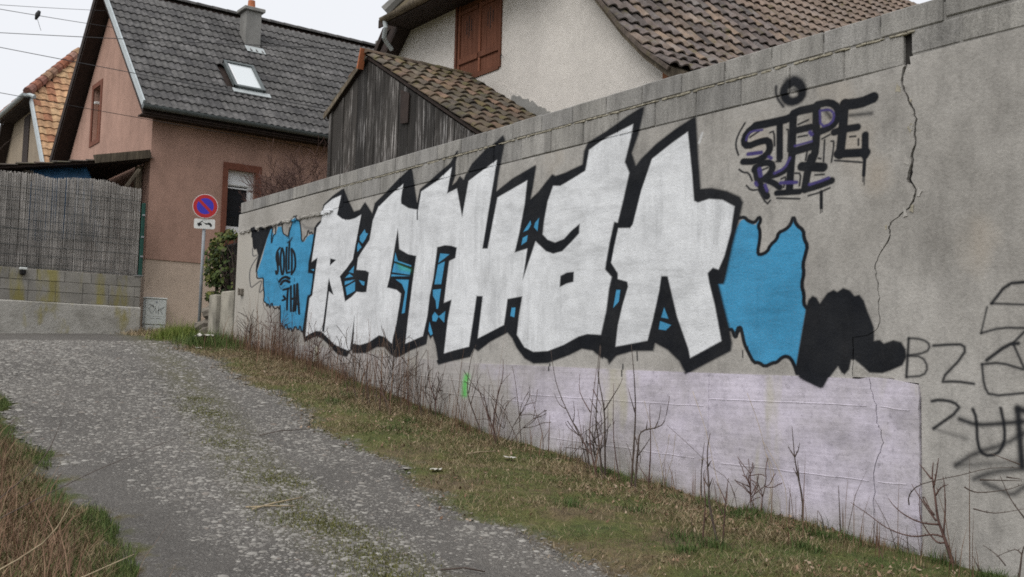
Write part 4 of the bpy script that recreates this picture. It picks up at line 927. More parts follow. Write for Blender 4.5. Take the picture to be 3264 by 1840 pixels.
# shutters
for a, b in ((sx0+.012, -13.745), (-13.725, sx1-.012)):
    sh = MB()
    for k in range(3):
        w_ = (b-a)/3; sh.cbox(a+k*w_+.002, a+(k+1)*w_-.002, WY+.02, WY+.05, sz0+.03, sz1, .004)
    o = tag(sh.build('shutter', MAT['shutter'], wh), 'closed red-brown plank shutter')
    MB().cbox(a+.01, b-.01, WY-.012, WY+.022, sz0+.26, sz0+.36, .006).build('batten', MAT['shutter'], o)
    MB().cbox(a, a+.05, WY-.006, WY+.02, sz0+.03, sz1, .004).build('stile', MAT['shutter'], o)
    MB().cbox(a+.06, b-.01, WY-.010, WY+.02, 7.46, 7.52, .006).build('batten', MAT['shutter'], o)
    cx = (a+b)/2
    for dx, h0, h1 in ((-.07, 7.10, 7.33), (0, 7.04, 7.40), (.07, 7.13, 7.33)): MB().box(cx+dx-.009, cx+dx+.009, WY+.018, WY+.024, h0, h1).build('cut_slot', MAT['black'], o)
sf = MB().box(sx0-.05, sx0, WY-.03, WY+.05, sz0-.02, sz1); sf.box(sx1, sx1+.05, WY-.03, WY+.05, sz0-.02, sz1); sf.box(sx0, sx1, WY-.02, WY+.06, sz0-.05, sz0+.02)
sf.build('window_frame', MAT['shutter'], wh)
MB().tube([(sx1+.08, WY-.02, 6.52), (sx1+.12, WY-.05, 6.50), (sx1+.11, WY-.06, 6.44)], .008, 6).build('shutter_hook', MAT['black'], wh)
# exposed mortar where the shed roof meets the wall
def strip(x0, x1, n, zf, hi, lo, y0):
    top = []; bot = []
    for i in range(n+1):
        x = x0 + (x1-x0)*i/n; top.append((x, zf(x)+hi(i/n)+random.uniform(-.03, .03))); bot.append((x, zf(x)+lo))
    return MB().prism(top+bot[::-1], 'y', y0, WY+.003)
zs = lambda x: 6.42 - .555*(x+13.97)
strip(-13.2, -11.0, 40, zs, lambda q: .16-.06*q, -.12, WY-.010).build('mortar_fillet', MAT['cream'], wh)
strip(-12.75, -10.8, 38, zs, lambda q: .075+.14*min(1, q*1.6)+.02*math.sin(q*9), -.12, WY-.03).build('mortar_fillet', MAT['chimney'], wh)
# timber at the right corner
MB().box(-9.50, -9.40, WY-.02, WY+.12, 4.6, 5.55).build('corner_post', MAT['orange_wood'], wh)
MB().box(-9.40, -8.9, WY+.02, WY+.06, 4.6, 5.36).build('corner_boards', MAT['shutter'], wh)
MB().box(-9.75, -9.52, WY-.05, WY-.002, 4.9, 5.12).build('red_box', MAT['brown_trim'], wh)

# ------------------------------------------------------------------ plank shed
shed = thing('plank_shed', (-13, 8.3, 2.2), 'weathered dark plank shed with mossy clay tile roof against the cream house', 'shed')
SY = 7.47; PX, PZ = -13.97, 6.36
gsl = lambda x: PZ - .10 - (.555*(x-PX) if x > PX else .53*(PX-x))
x = -15.16; k = 0
while x < -10.75:
    w_ = random.choice((.17, .2, .22, .26, .24)); x1 = min(x+w_, -10.72)
    if abs(x1-(-14.0)) < .12: x1 = -14.0
    yo = random.uniform(0, .016); b0 = 3.9
    pl = [(x+.004, b0), (x1-.004, b0), (x1-.004, gsl(x1)), (x+.004, gsl(x))]
    if x < PX < x1: pl = [(x+.004, b0), (x1-.004, b0), (x1-.004, gsl(x1)), (PX, gsl(PX)), (x+.004, gsl(x))]
    MB().prism(pl, 'y', SY-.012-yo, SY+.016-yo).build('plank', MAT['plank'], shed)
    x = x1 + (.022 if x1 == -14.0 else .004)
MB().prism([(-12.90, 5.10), (-12.70, 5.08), (-12.68, 5.50), (-12.93, 5.60)], 'y', SY-.045, SY-.03).build('patch_board', MAT['soffit'], shed)
MB().box(-15.20, -15.10, SY-.035, SY+.1, 3.9, 5.70).build('corner_post', MAT['plank'], shed)
m = MB()
for k in range(8): m.box(-15.17, -15.145, SY+.03+k*.23, SY+.25+k*.23, 3.9, 5.66)
m.build('side_wall', MAT['plank'], shed)
MB().box(-15.13, -10.75, SY+.02, SY+.03, 3.9, 4.5).build('inner_lining', MAT['dark_core'], shed)
PS = [(-10.45, 4.41), (PX, PZ)]; PL = [(-15.30, 5.66), (PX, PZ)]
sr = slab([(-10.5, 4.42), (PX, PZ-.02)], .05, 7.43, WY-.005).build('roof', MAT['soffit'], shed)
slab([(-15.28, 5.65), (PX, PZ-.02)], .05, 7.43, WY-.005).build('roof', MAT['soffit'], shed)
ts = tile_mesh('roof_tile', .206, .30, .042, 1, .042, MAT['tile_shed'], 9, 'roll')
slope_tiles(sr, ts, PS, 1, 7.39, 7.39+9*.21, .21, .306, jit=.016)
slope_tiles(sr, ts, PL, -1, 7.39, 7.39+9*.21, .21, .306, jit=.016)
for i in range(6):
    y = 7.37 + i*.32; me = MB(); vs = []
    for q, rr in ((0, .12), (.40, .10)):
        for k in range(7):
            a = math.pi*k/6; vs.append((PX+math.cos(a)*rr, y+q, PZ+.005+math.sin(a)*rr*.6))
    me.add(vs, [(k, k+1, 8+k, 7+k) for k in range(6)] + [tuple(range(6, -1, -1))]); me.build('ridge_tile', MAT['tile_shed'], sr)
MB().beam((PX-.0, 7.36, PZ+.08), (PX-.10, 7.36, PZ-.22), .03, .10, (0, 1, 0)).build('end_tile', MAT['clay'], sr)
MB().beam((PX, 7.40, PZ-.04), (-15.32, 7.40, 5.63), .02, .07).build('verge_board', MAT['old_wood'], sr)
m = MB()                                                               # rotten, dark lower corner of the gable
for k in range(6):
    x_ = -11.35 + k*.14; m.beam((x_, SY-.02, gsl(x_)-.02), (x_+.35, SY-.03, gsl(x_+.35)-.05+random.uniform(-.06, .02)), .03, .05)
m.build('rafter_ends', MAT['plank'], shed)

# ------------------------------------------------------------------ orange-roofed house far left
oh = thing('orange_roofed_house', (-34.8, 11, 2.3), 'beige house with orange tiled half-hip roof behind the pink house', 'house')
OY = 6.8; OX, OZ = -34.8, 11.42
ORK = [(-30.0, 6.2), (-31.02, 7.25), (-32.98, 9.31)]; OLK = [(-36.6, 9.31), (-37.63, 8.17), (-39.3, 6.3)]
MB().prism([(-39.3, 1.9), (-30.0, 1.9)] + ORK + OLK, 'y', OY, 15).build('wall', MAT['beige'], oh)
PO = [(-29.6, 5.75), (OX, OZ)]
orf = clip_slab(PO[0], PO[1], .15, 6.5, 15.3, 9.36, 8.2).build('roof', MAT['soffit'], oh)
clip_slab((-39.9, 5.8), (OX, OZ), .15, 6.5, 15.3, 9.36, 8.2).build('roof', MAT['soffit'], oh)
to = tile_mesh('roof_tile', .24, .33, .030, 1, .040, MAT['tile_orange'], 8, 'wave')
hipy = lambda z: 6.45 + max(0, (z-9.45))*(8.2-6.45)/(OZ-9.45)
slope_tiles(orf, to, PO, 1, 6.48, 6.48+13*.24, .24, .335, keep=lambda p: p.y > hipy(p.z)+.08 and p.z > 6.4, limit=300, jit=.012, near=Vector((-30, 6.5, 8)))
oh_hip = MB().add([(-37.0, 6.35, 9.36), (-32.75, 6.35, 9.36), (OX, 8.2, OZ+.02), (-37.0, 6.35, 9.24), (-32.75, 6.35, 9.24), (OX, 8.2, OZ-.1)], [(0, 1, 2), (3, 5, 4), (0, 3, 4, 1), (1, 4, 5, 2), (2, 5, 3, 0)]).build('half_hip', MAT['tile_hip'], oh)
a = Vector((-32.8, 6.38, 9.40)); b = Vector((OX, 8.2, OZ+.03)); nh = 10
for k in range(nh):
    p = a.lerp(b, k/nh); q = a.lerp(b, (k+1.15)/nh); MB().tube([p, q], [.15, .125], 8).build('hip_tile', MAT['tile_hip'], oh_hip)
a = Vector((-36.95, 6.38, 9.40))
for k in range(nh):
    p = a.lerp(b, k/nh); q = a.lerp(b, (k+1.15)/nh); MB().tube([p, q], [.14, .12], 8).build('hip_tile', MAT['tile_hip'], oh_hip)
for k in range(8): MB().tube([(OX, 8.15+.4*k, OZ+.02), (OX, 8.6+.4*k, OZ+.01)], [.14, .12], 8).build('ridge_tile', MAT['tile_hip'], oh_hip)
MB().trough((-37.1, 6.28, 9.32), (-32.65, 6.28, 9.32), .08).build('gutter', MAT['zinc'], oh_hip)
MB().box(-36.9, -32.8, 6.36, OY, 9.20, 9.24).build('soffit_board', MAT['soffit'], oh_hip)
MB().tube([(-32.95, 6.28, 9.30), (-32.6, 6.4, 9.28), (-32.4, 6.5, 9.2)], .055, 8).build('gutter_end', MAT['zinc'], oh_hip)
MB().beam((-29.6, 6.47, 5.74), (-32.75, 6.47, 9.18), .05, .20).build('verge_strip', MAT['zinc'], oh)
MB().beam((-39.9, 6.47, 5.72), (-36.85, 6.47, 9.2), .05, .24).build('barge_board', MAT['soffit'], oh)
ow = MB().box(-35.05, -34.3, OY-.03, OY+.02, 7.3, 9.1).build('window', MAT['soffit'], oh)
MB().box(-35.15, -34.2, OY-.14, OY+.02, 7.2, 7.29).build('sill', MAT['zinc'], ow)

# ------------------------------------------------------------------ lean-to, tarp, brace
lean = thing('lean_to_shed', (-24, 5, 2.2), 'dark open lean-to with old tile edge behind the reed screen', 'shed')
lz = lambda y: 5.95 + (y-6.72)*.196
lr = MB().obox((-27.0, 1.5, lz(1.5)-.11), (4.85, 0, 0), (0, 5.24, lz(6.74)-lz(1.5)), (0, 0, .06)).build('roof', MAT['soffit'], lean)
tl = tile_mesh('roof_tile', .22, .30, .03, 1, .04, MAT['tile_old'], 8, 'wave')
V = Vector((0, 1, .196)).normalized(); U = Vector((-1, 0, 0)); N = U.cross(V)
if N.z < 0: U = -U; N = U.cross(V)
for r in range(16):
    for c in range(4):
        p = Vector((-22.08-.22*c - (.0 if U.x < 0 else .22), 1.6+r*.325, lz(1.6+r*.325)-.075)); mt = Matrix((U, V, N)).transposed().to_4x4(); mt.translation = p + Vector((random.uniform(-.01, .01), 0, random.uniform(0, .012))); place('roof_tile', tl, lr, mt)
tag(MB().beam((-22.08, 5.62, lz(5.62)-.03), (-22.08, 6.74, lz(6.74)+.02), .06, .17).build('verge_board', MAT['old_wood'], lean), 'mossy timber board at the upper end')
for y in (2.2, 4.30, 6.62): MB().box(-22.72, -22.60, y, y+.12, 2.1, lz(y)-.15).build('post', MAT['old_wood'], lean)
MB().beam((-25.0, 1.6, lz(1.6)-.22), (-25.0, 6.72, lz(6.72)-.22), .1, .16).build('beam', MAT['soffit'], lean)
MB().box(-27.05, -26.95, .5, 6.76, 2.0, 6.0).build('back_wall', MAT['soffit'], lean)
MB().cbox(-22.6, -22.35, 4.38, 4.55, 5.16, 5.36, .01).build('junction_box', MAT['stone'], lean)
MB().beam((-22.02, 6.50, 5.60), (-21.99, 6.06, 4.90), .05, .13, (1, 0, 0)).build('brace', MAT['old_wood'], lean)
# tarp draped over stored goods
tv = []; tf = []; nu, nv = 18, 10
for i in range(nu+1):
    for j in range(nv+1):
        u = i/nu; v = j/nv; y = 4.50 + 1.10*u + .16*v*(u-.2)
        top = 5.45 + .16*u - .02*math.sin(u*9)
        x = -22.55 + .28*v**.7 + .05*math.sin(u*14+v*3)*v
        z = top - 1.5*v**1.5 + .02*math.sin(u*22+v*6)
        tv.append((x, y, z))
for i in range(nu):
    for j in range(nv): a = i*(nv+1)+j; tf.append((a, a+1, a+nv+2, a+nv+1))
side = len(tv)
for j in range(nv+1):
    p = tv[nu*(nv+1)+j]; tv.append((p[0]-.3, p[1]+.22+.1*j/nv, p[2]-.25-.2*j/nv))
for j in range(nv): a = nu*(nv+1)+j; tf.append((a, a+1, side+j+1, side+j))
tm = MB(); tm.v = tv; tm.f = tf
to_ = tag(tm.build('blue_tarpaulin', MAT['tarp'], None, True), 'blue plastic tarpaulin draped under the lean-to roof behind reeds', 'tarpaulin')

# ------------------------------------------------------------------ block wall, reed screen, mesh fence
bw = thing('block_wall', (-21.75, 4, 2.1), 'low grey concrete block wall with yellow lichen streaks below the reed screen', 'wall')
t = NT('lichen_block'); n = t.noise(1.6, 5, .65); 
c = t.ramp(n, [(.3, (.20, .188, .165)), (.7, (.33, .312, .28))]); c = t.mix(1, c, t.ramp(t.noise(50, 5, .75), [(.3, .7), (.65, 1.1)]), 'MULTIPLY')
c = t.mix(t.ramp(t.noise(2.3, 4, .6, stretch=(1, 1.3, .28)), [(.48, 0), (.62, .75)]), c, (.25, .215, .05)); c = t.mix(.5, c, t.mix(1, c, t.ramp(t.rand(), [(0, (.8, .8, .8)), (1, (1.2, 1.2, 1.2))]), 'MULTIPLY'))
t.color(c); t.bump(t.noise(55, 5, .7), .6, .012); MAT['lichen_block'] = t.m
for k, (z0, z1, off) in enumerate(((3.14, 3.35, 4.35), (2.935, 3.132, 4.70), (2.735, 2.927, 4.20))):
    y = off - 5*.5*3.5
    while y < 6.56:
        a, b = max(y, -4.5), min(y+.5, 6.57)
        if b - a > .05: MB().cbox(-21.95, -21.70+random.uniform(-.006, .006), a+.003, b-.003, z0+.001, z1+.002, .006, .002).build('block', MAT['lichen_block'], bw)
        y += .5
MB().box(-21.93, -21.72, -4.5, 6.55, 1.9, 3.3).build('mortar', MAT['chimney'], bw)
t = NT('stained_footing'); c = t.ramp(t.noise(1.5, 6, .7), [(.3, (.20, .188, .16)), (.5, (.36, .345, .31)), (.7, (.47, .45, .41))]); c = t.mix(t.ramp(t.noise(2.1, 4, .6, stretch=(1, 1.2, .5)), [(.55, 0), (.70, .8)]), c, (.27, .23, .05))
t.color(c); t.bump(t.noise(16, 6, .75), .8, .03); MAT['footing'] = t.m
MB().cbox(-21.98, -21.68, -4.5, 6.60, 1.8, 2.728, .02, .006).build('footing', MAT['footing'], bw)
MB().cbox(-21.95, -21.68, 6.42, 6.60, 3.352, 3.375, .006).build('end_cap', MAT['chimney'], bw)
lamp = thing('wall_spotlight', (-21.72, 4.32, 3.27), 'small grey spotlight bracketed on top of the block wall', 'spotlight')
MB().cbox(-21.69, -21.60, 4.27, 4.38, 3.22, 3.31, .015).build('housing', MAT['dark_core'], lamp)
MB().cbox(-21.68, -21.58, 4.255, 4.395, 3.312, 3.36, .012).build('hood', MAT['boxgrey'], lamp)
MB().tube([(-21.60, 4.325, 3.27), (-21.585, 4.325, 3.268)], .035, 12).build('lens', MAT['glass'], lamp)
# reeds
scr = thing('reed_screen', (-21.85, 4, 3.35), 'faded grey reed screen with drooping top above the block wall', 'screen')
RT = ([-4.5, 2, 3.83, 4.57, 4.77, 5.2, 5.61, 5.84, 6.15, 6.5], [5.1, 5.2, 5.19, 5.21, 5.16, 5.22, 5.25, 5.25, 5.17, 5.16])
ys = np.concatenate([np.arange(-4.4, 6.52, .010), np.arange(-4.395, 6.52, .012)]); V = []; F = []; A = []
for y in ys:
    if random.random() < .05: continue
    y += random.uniform(-.004, .004); r = random.uniform(.0042, .0068); top = np.interp(y, *RT) + random.uniform(-.03, .015); x = -21.80 + random.uniform(-.016, .01); tilt = random.uniform(-.014, .014); n0 = len(V); q = random.random()
    for z, dy in ((3.36, 0), (4.3, tilt), (top, tilt*1.6)):
        for a in (0, 2.094, 4.189): V.append((x+r*math.cos(a), y+dy+r*math.sin(a), z)); A.append(min(1, max(0, q*.7 + .3*(z-3.4)/1.8)))
    for s in (0, 3):
        for k in range(3): F.append((n0+s+k, n0+s+(k+1) % 3, n0+s+3+(k+1) % 3, n0+s+3+k))
tag(place('reeds', np_mesh('reeds', np.array(V), [np.array(F)], MAT['reed'], np.array(A)), scr), kind='stuff')
for z in np.arange(3.45, 5.05, .17):
    MB().tube([(-21.786, y, z + .012*math.sin(y*3+z*7) + (.02 if y > 5 else 0)) for y in np.arange(-4.4, 6.5, .4)], .002, 4).build('binding_wire', MAT['wire'], scr)
fen = thing('mesh_fence', (-21.74, 4, 3.35), 'green wire mesh fence panel with post in front of the reeds', 'fence')
for z in (3.39, 3.60, 3.80, 4.0, 4.10, 4.30, 4.50, 4.70, 4.90): MB().tube([(-21.745, y, z) for y in (-4.4, 1, 6.48)], .0025 if z not in (4.10, 4.90, 3.39) else .005, 5).build('horizontal_wire', MAT['wire'], fen)
m = MB()
for y in np.arange(-4.35, 6.48, .055): m.tube([(-21.752, y, 3.37), (-21.752, y, 4.95)], .0009, 3, False)
tag(m.build('vertical_wires', MAT['wire'], fen), kind='stuff')
po = MB().cbox(-21.79, -21.72, 6.525, 6.59, 3.36, 4.87, .006).build('post', MAT['green_metal'], fen)
for z in (3.75, 4.15, 4.6): MB().cbox(-21.72, -21.70, 6.53, 6.585, z, z+.035, .004).build('clip', MAT['galv'], po)
MB().box(-21.83, -21.68, 6.49, 6.60, 3.376, 3.385).build('base_plate', MAT['galv'], po)
# ------------------------------------------------------------------ electricity box
eb = thing('electric_box', (-22.05, 6.98, 2.2), 'grey street electricity box with scribbled tag at the pink house corner', 'utility box')
b = MB().cbox(-22.16, -21.95, 6.775, 7.20, 2.40, 2.93, .012).build('cabinet', MAT['boxgrey'], eb)
MB().cbox(-22.17, -21.935, 6.765, 7.21, 2.932, 2.965, .01).build('lid', MAT['boxgrey'], eb)
MB().cbox(-22.15, -21.955, 6.785, 7.19, 2.05, 2.395, .01).build('base', MAT['boxgrey'], eb)
MB().cbox(-21.952, -21.944, 6.80, 7.175, 2.57, 2.91, .003).build('door', MAT['boxgrey'], b)
MB().cbox(-21.952, -21.944, 6.80, 7.175, 2.41, 2.555, .003).build('vent_panel', MAT['boxgrey'], b)
for k in range(2): MB().box(-21.944, -21.941, 6.86+.13*k, 6.95+.13*k, 2.53, 2.536).build('vent_slot', MAT['black'], b)
MB().tube([(-21.943, 6.985, 2.87), (-21.938, 6.985, 2.87)], .02, 10).build('lock', MAT['galv'], b)
def scrib(pts, r=.004):
    return MB().tube([(-21.942, 6.775+p[0]*.425, 2.40+p[1]*.53) for p in pts], r, 4)
for pts in ([(.35, .78), (.12, .62), (.3, .42), (.42, .6), (.3, .75)], [(.45, .72), (.5, .45), (.62, .62), (.6, .48)], [(.62, .72), (.6, .4)], [(.62, .58), (.88, .72), (.7, .56), (.82, .42)], [(.15, .8), (.4, .7)]):
    scrib(pts).build('scribble', MAT['black'], eb)

# ------------------------------------------------------------------ no parking sign
sg = thing('no_parking_sign', (-18.9, 6.8, 2.05), 'round red and blue no parking sign with tow-away plate on grey pole', 'road sign')
sp = Vector((-18.80, 6.78, 4.50)); nr = Vector((.93, -.36, .02)).normalized(); su = Vector((0, 0, 1)).cross(nr).normalized(); sv = nr.cross(su)
MB().tube([(-18.88, 6.80, 1.95), (-18.83, 6.79, 4.72)], .029, 12).build('pole', MAT['galv'], sg, True)
dsc = MB().disc(sp, su, sv, .225, .012, nr).build('disc', MAT['swhite'], sg)
MB().disc(sp+nr*.0125, su, sv, .215, .002, nr, 40, .150).build('red_ring', MAT['red'], dsc)
MB().disc(sp+nr*.0125, su, sv, .149, .0015, nr).build('blue_field', MAT['sblue'], dsc)
a = (su*-1+sv).normalized(); b_ = a.cross(nr)
MB().obox(sp+nr*.0142 - a*.155 - b_*.026, a*.31, b_*.052, nr*.002).build('red_slash', MAT['red'], dsc)
# plate with the tow truck symbol
pc = Vector((-18.81, 6.785, 4.175)); pw, ph = .185, .092
def plate_poly(pts, d0, d1):
    n = len(pts); vs = [pc+su*p[0]+sv*p[1]+nr*d0 for p in pts]+[pc+su*p[0]+sv*p[1]+nr*d1 for p in pts]
    return MB().add(vs, [tuple(range(n-1, -1, -1)), tuple(range(n, 2*n))]+[(i, (i+1) % n, n+(i+1) % n, n+i) for i in range(n)])
rr = .03; pp = []
for cx, cy, a0 in ((pw-rr, ph-rr, 0), (-pw+rr, ph-rr, 90), (-pw+rr, -ph+rr, 180), (pw-rr, -ph+rr, 270)):
    for k in range(5): an = R(a0+k*22.5); pp.append((cx+rr*math.cos(an), cy+rr*math.sin(an)))
plt = plate_poly(pp, 0, .010).build('plate', MAT['swhite'], sg)
for pts in ([(-.13, -.02), (-.05, -.035), (-.045, .0), (-.075, .012), (-.03, .055), (-.04, .06), (-.10, .015), (-.125, .01)], [(-.115, -.045), (-.085, -.05), (-.08, -.025), (-.11, -.02)],
            [(.0, .02), (.045, .012), (.07, .03), (.10, .022), (.135, -.012), (.13, -.035), (.07, -.015), (.005, -.002)], [(.095, -.045), (.125, -.05), (.125, -.025), (.1, -.02)], [(.02, -.015), (.045, -.015), (.045, .005), (.02, .008)], [(-.05, .035), (.005, .01), (.005, .016), (-.048, .042)]):
    plate_poly(pts, .0105, .012).build('tow_symbol', MAT['black'], plt)
MB().cbox(-18.86, -18.80, 6.765, 6.815, 4.49, 4.53, .004).build('clamp', MAT['galv'], sg)

# ------------------------------------------------------------------ pier, ivy and rubble at the far end of the wall
pier = MB(); pier.cbox(-17.64, -17.30, 6.50, 6.86, 1.6, 2.80, .02, .008); pier.cbox(-17.29, -16.76, 6.58, 6.86, 1.6, 2.84, .02, .008)
pr = thing('concrete_pier', (-17.2, 6.7, 1.8), 'stubby stained concrete pier at the far end of the wall below ivy', 'pier')
MB().cbox(-17.64, -17.31, 6.50, 6.86, 1.6, 2.80, .02, .008).build('post', MAT['pier'], pr)
MB().cbox(-17.30, -16.76, 6.585, 6.86, 1.6, 2.84, .02, .008).build('infill', MAT['pier'], pr)
iv = thing('ivy_plant', (-17.5, 6.85, 2.8), 'ivy with yellow-green leaves climbing over the wall end', 'ivy')
MB().tube([(-18.02, 6.80, 2.2), (-18.03, 6.78, 2.9), (-18.05, 6.80, 3.4)], [.035, .03, .02], 6).build('stem', MAT['twig'], iv)
m = MB()
for k in range(40):
    x0 = random.uniform(-18.0, -17.1); p = [Vector((x0, 6.86, 2.7))]
    for s in range(5): p.append(p[-1] + Vector((random.uniform(-.12, .12), random.uniform(-.06, .06), random.uniform(.12, .26))))
    m.tube(p, .008, 4)
for k in range(12):
    x0 = random.uniform(-18.0, -17.2); p = [Vector((x0, 6.74, 2.85))]
    for s in range(4): p.append(p[-1] + Vector((random.uniform(-.07, .07), random.uniform(-.04, .04), -random.uniform(.08, .16))))
    m.tube(p, .006, 4)
tag(m.build('vine_stems', MAT['twig'], iv), kind='stuff')
MB().cbox(-18.05, -16.75, 6.86, 7.02, 2.2, 3.72, .03, .01).build('covered_stub', MAT['dark_core'], iv)
V = []; F = []; A = []
for k in range(2600):
    x = RNG.uniform(-18.14, -17.02); z = RNG.uniform(2.72, 3.92); cz = 3.95 - .25*((x+17.5)/.6)**2
    if z > cz + .04*math.sin(x*25): continue
    dens = .9 if x < -17.78 else .6 if z > 3.76 else .06 if x > -17.55 else .3
    if noise.noise(Vector((x*6, z*6, 3))) < -.18: continue
    if random.random() > dens: continue
    y = 6.80 - RNG.uniform(0, .26)*(1-abs((z-3.3)/.9)*.5); s = RNG.uniform(.022, .055)
    n = Vector((RNG.normal(.35, .5), RNG.normal(-.8, .35), RNG.normal(.35, .45))).normalized(); u = n.cross(Vector((RNG.normal(), RNG.normal(), RNG.normal()))).normalized(); v = n.cross(u); c = Vector((x, y, z)); i = len(V)
    for a, b, h in ((0, -1, 0), (.75, -.25, .15), (.45, .5, .1), (0, 1.25, -.15), (-.45, .5, .1), (-.75, -.25, .15)): V.append(c + (u*a + v*b + n*h)*s)
    F.append((i, i+1, i+2, i+3)); F.append((i, i+3, i+4, i+5)); q = min(1, max(0, RNG.normal(.42 + (.22 if z > 3.6 else 0) - (.15 if x > -17.7 else 0), .24))); A += [q]*6
tag(place('ivy_leaves', np_mesh('ivy_leaves', np.array([tuple(p) for p in V]), [np.array(F)], MAT['ivy'], np.array(A)), iv), kind='stuff')
def rock(name, c, s, mat, label, cat, group=None, flat=.7):
    m = MB(); n1, n2 = 9, 6; vs = [(0, 0, -1)]
    sd = Vector((random.random()*9, random.random()*9, 0))
    for j in range(1, n2):
        for i in range(n1):
            th = math.pi*j/n2; ph = 2*math.pi*i/n1; vs.append((math.sin(th)*math.cos(ph), math.sin(th)*math.sin(ph), -math.cos(th)))
    vs.append((0, 0, 1)); out = []
    for v in vs:
        v = Vector(v); k = 1 + .5*noise.noise(v*1.6+sd) + .22*noise.noise(v*4+sd); out.append(Vector(c) + Vector((v.x*s, v.y*s*1.1, v.z*s*flat))*k)
    fs = [(0, 1+(i+1) % n1, 1+i) for i in range(n1)]
    for j in range(n2-2):
        for i in range(n1): a = 1+j*n1; fs.append((a+i, a+(i+1) % n1, a+n1+(i+1) % n1, a+n1+i))
    l = len(vs)-1; fs += [(l, 1+(n2-2)*n1+i, 1+(n2-2)*n1+(i+1) % n1) for i in range(n1)]
    m.add(out, fs); return tag(m.build(name, mat, None, False), label, cat, group)
rock('rubble_stone', (-18.02, 6.74, 2.52), .20, MAT['stone'], 'top rubble stone of the pile beside the concrete pier', 'stone', 'rubble stones by the pier')
rock('rubble_stone', (-18.12, 6.70, 2.24), .23, MAT['stone'], 'rubble stone under the top one in the pile by the pier', 'stone', 'rubble stones by the pier')
rock('rubble_stone', (-17.85, 6.62, 2.10), .19, MAT['stone'], 'lowest rubble stone leaning against the pier foot', 'stone', 'rubble stones by the pier')

# ------------------------------------------------------------------ overhead cables
def cable(a, b, sag, label, r=.009, back=1.6):
    a, b = Vector(a), Vector(b); o = a + (a-b)*back; pts = []
    for i in range(31):
        s = i/30; p = o.lerp(b, s); p.z -= sag*4*s*(1-s); pts.append(p)
    tag(MB().tube(pts, r, 5).build('overhead_cable', MAT['cable'], None, True), label, 'cable', 'overhead cables')
cable((-20.9, 3.50, 8.15), (-25.30, 6.74, 9.90), .05, 'topmost overhead cable running to the pink gable peak', .005)
cable((-20.9, 3.505, 8.07), (-24.8, 6.74, 9.35), .05, 'second overhead cable from the top with a dark clamp', .006)
cable((-20.9, 3.53, 7.64), (-14.02, 7.3, 6.42), .06, 'third overhead cable ending at the shed peak', .0065)
cable((-20.9, 3.546, 7.37), (-15.2, 7.36, 5.74), .06, 'fourth overhead cable crossing the skylight', .0065)
cable((-20.9, 3.596, 6.52), (-22.13, 10.4, 6.65), .05, 'lowest overhead cable running under the grey gutter', .006)
cl = thing('cable_clamp', (-21.9, 4.45, 8.30), 'small dark object caught on an overhead cable against the sky', 'clamp')
MB().tube([(-21.80, 4.30, 8.24), (-21.80, 4.33, 8.34), (-21.80, 4.36, 8.42)], [.02, .05, .03], 7).build('body', MAT['cable'], cl, True)
MB().tube([(-21.80, 4.33, 8.26), (-21.80, 4.38, 8.12), (-21.80, 4.41, 8.04)], .004, 4).build('loose_wire', MAT['cable'], cl)

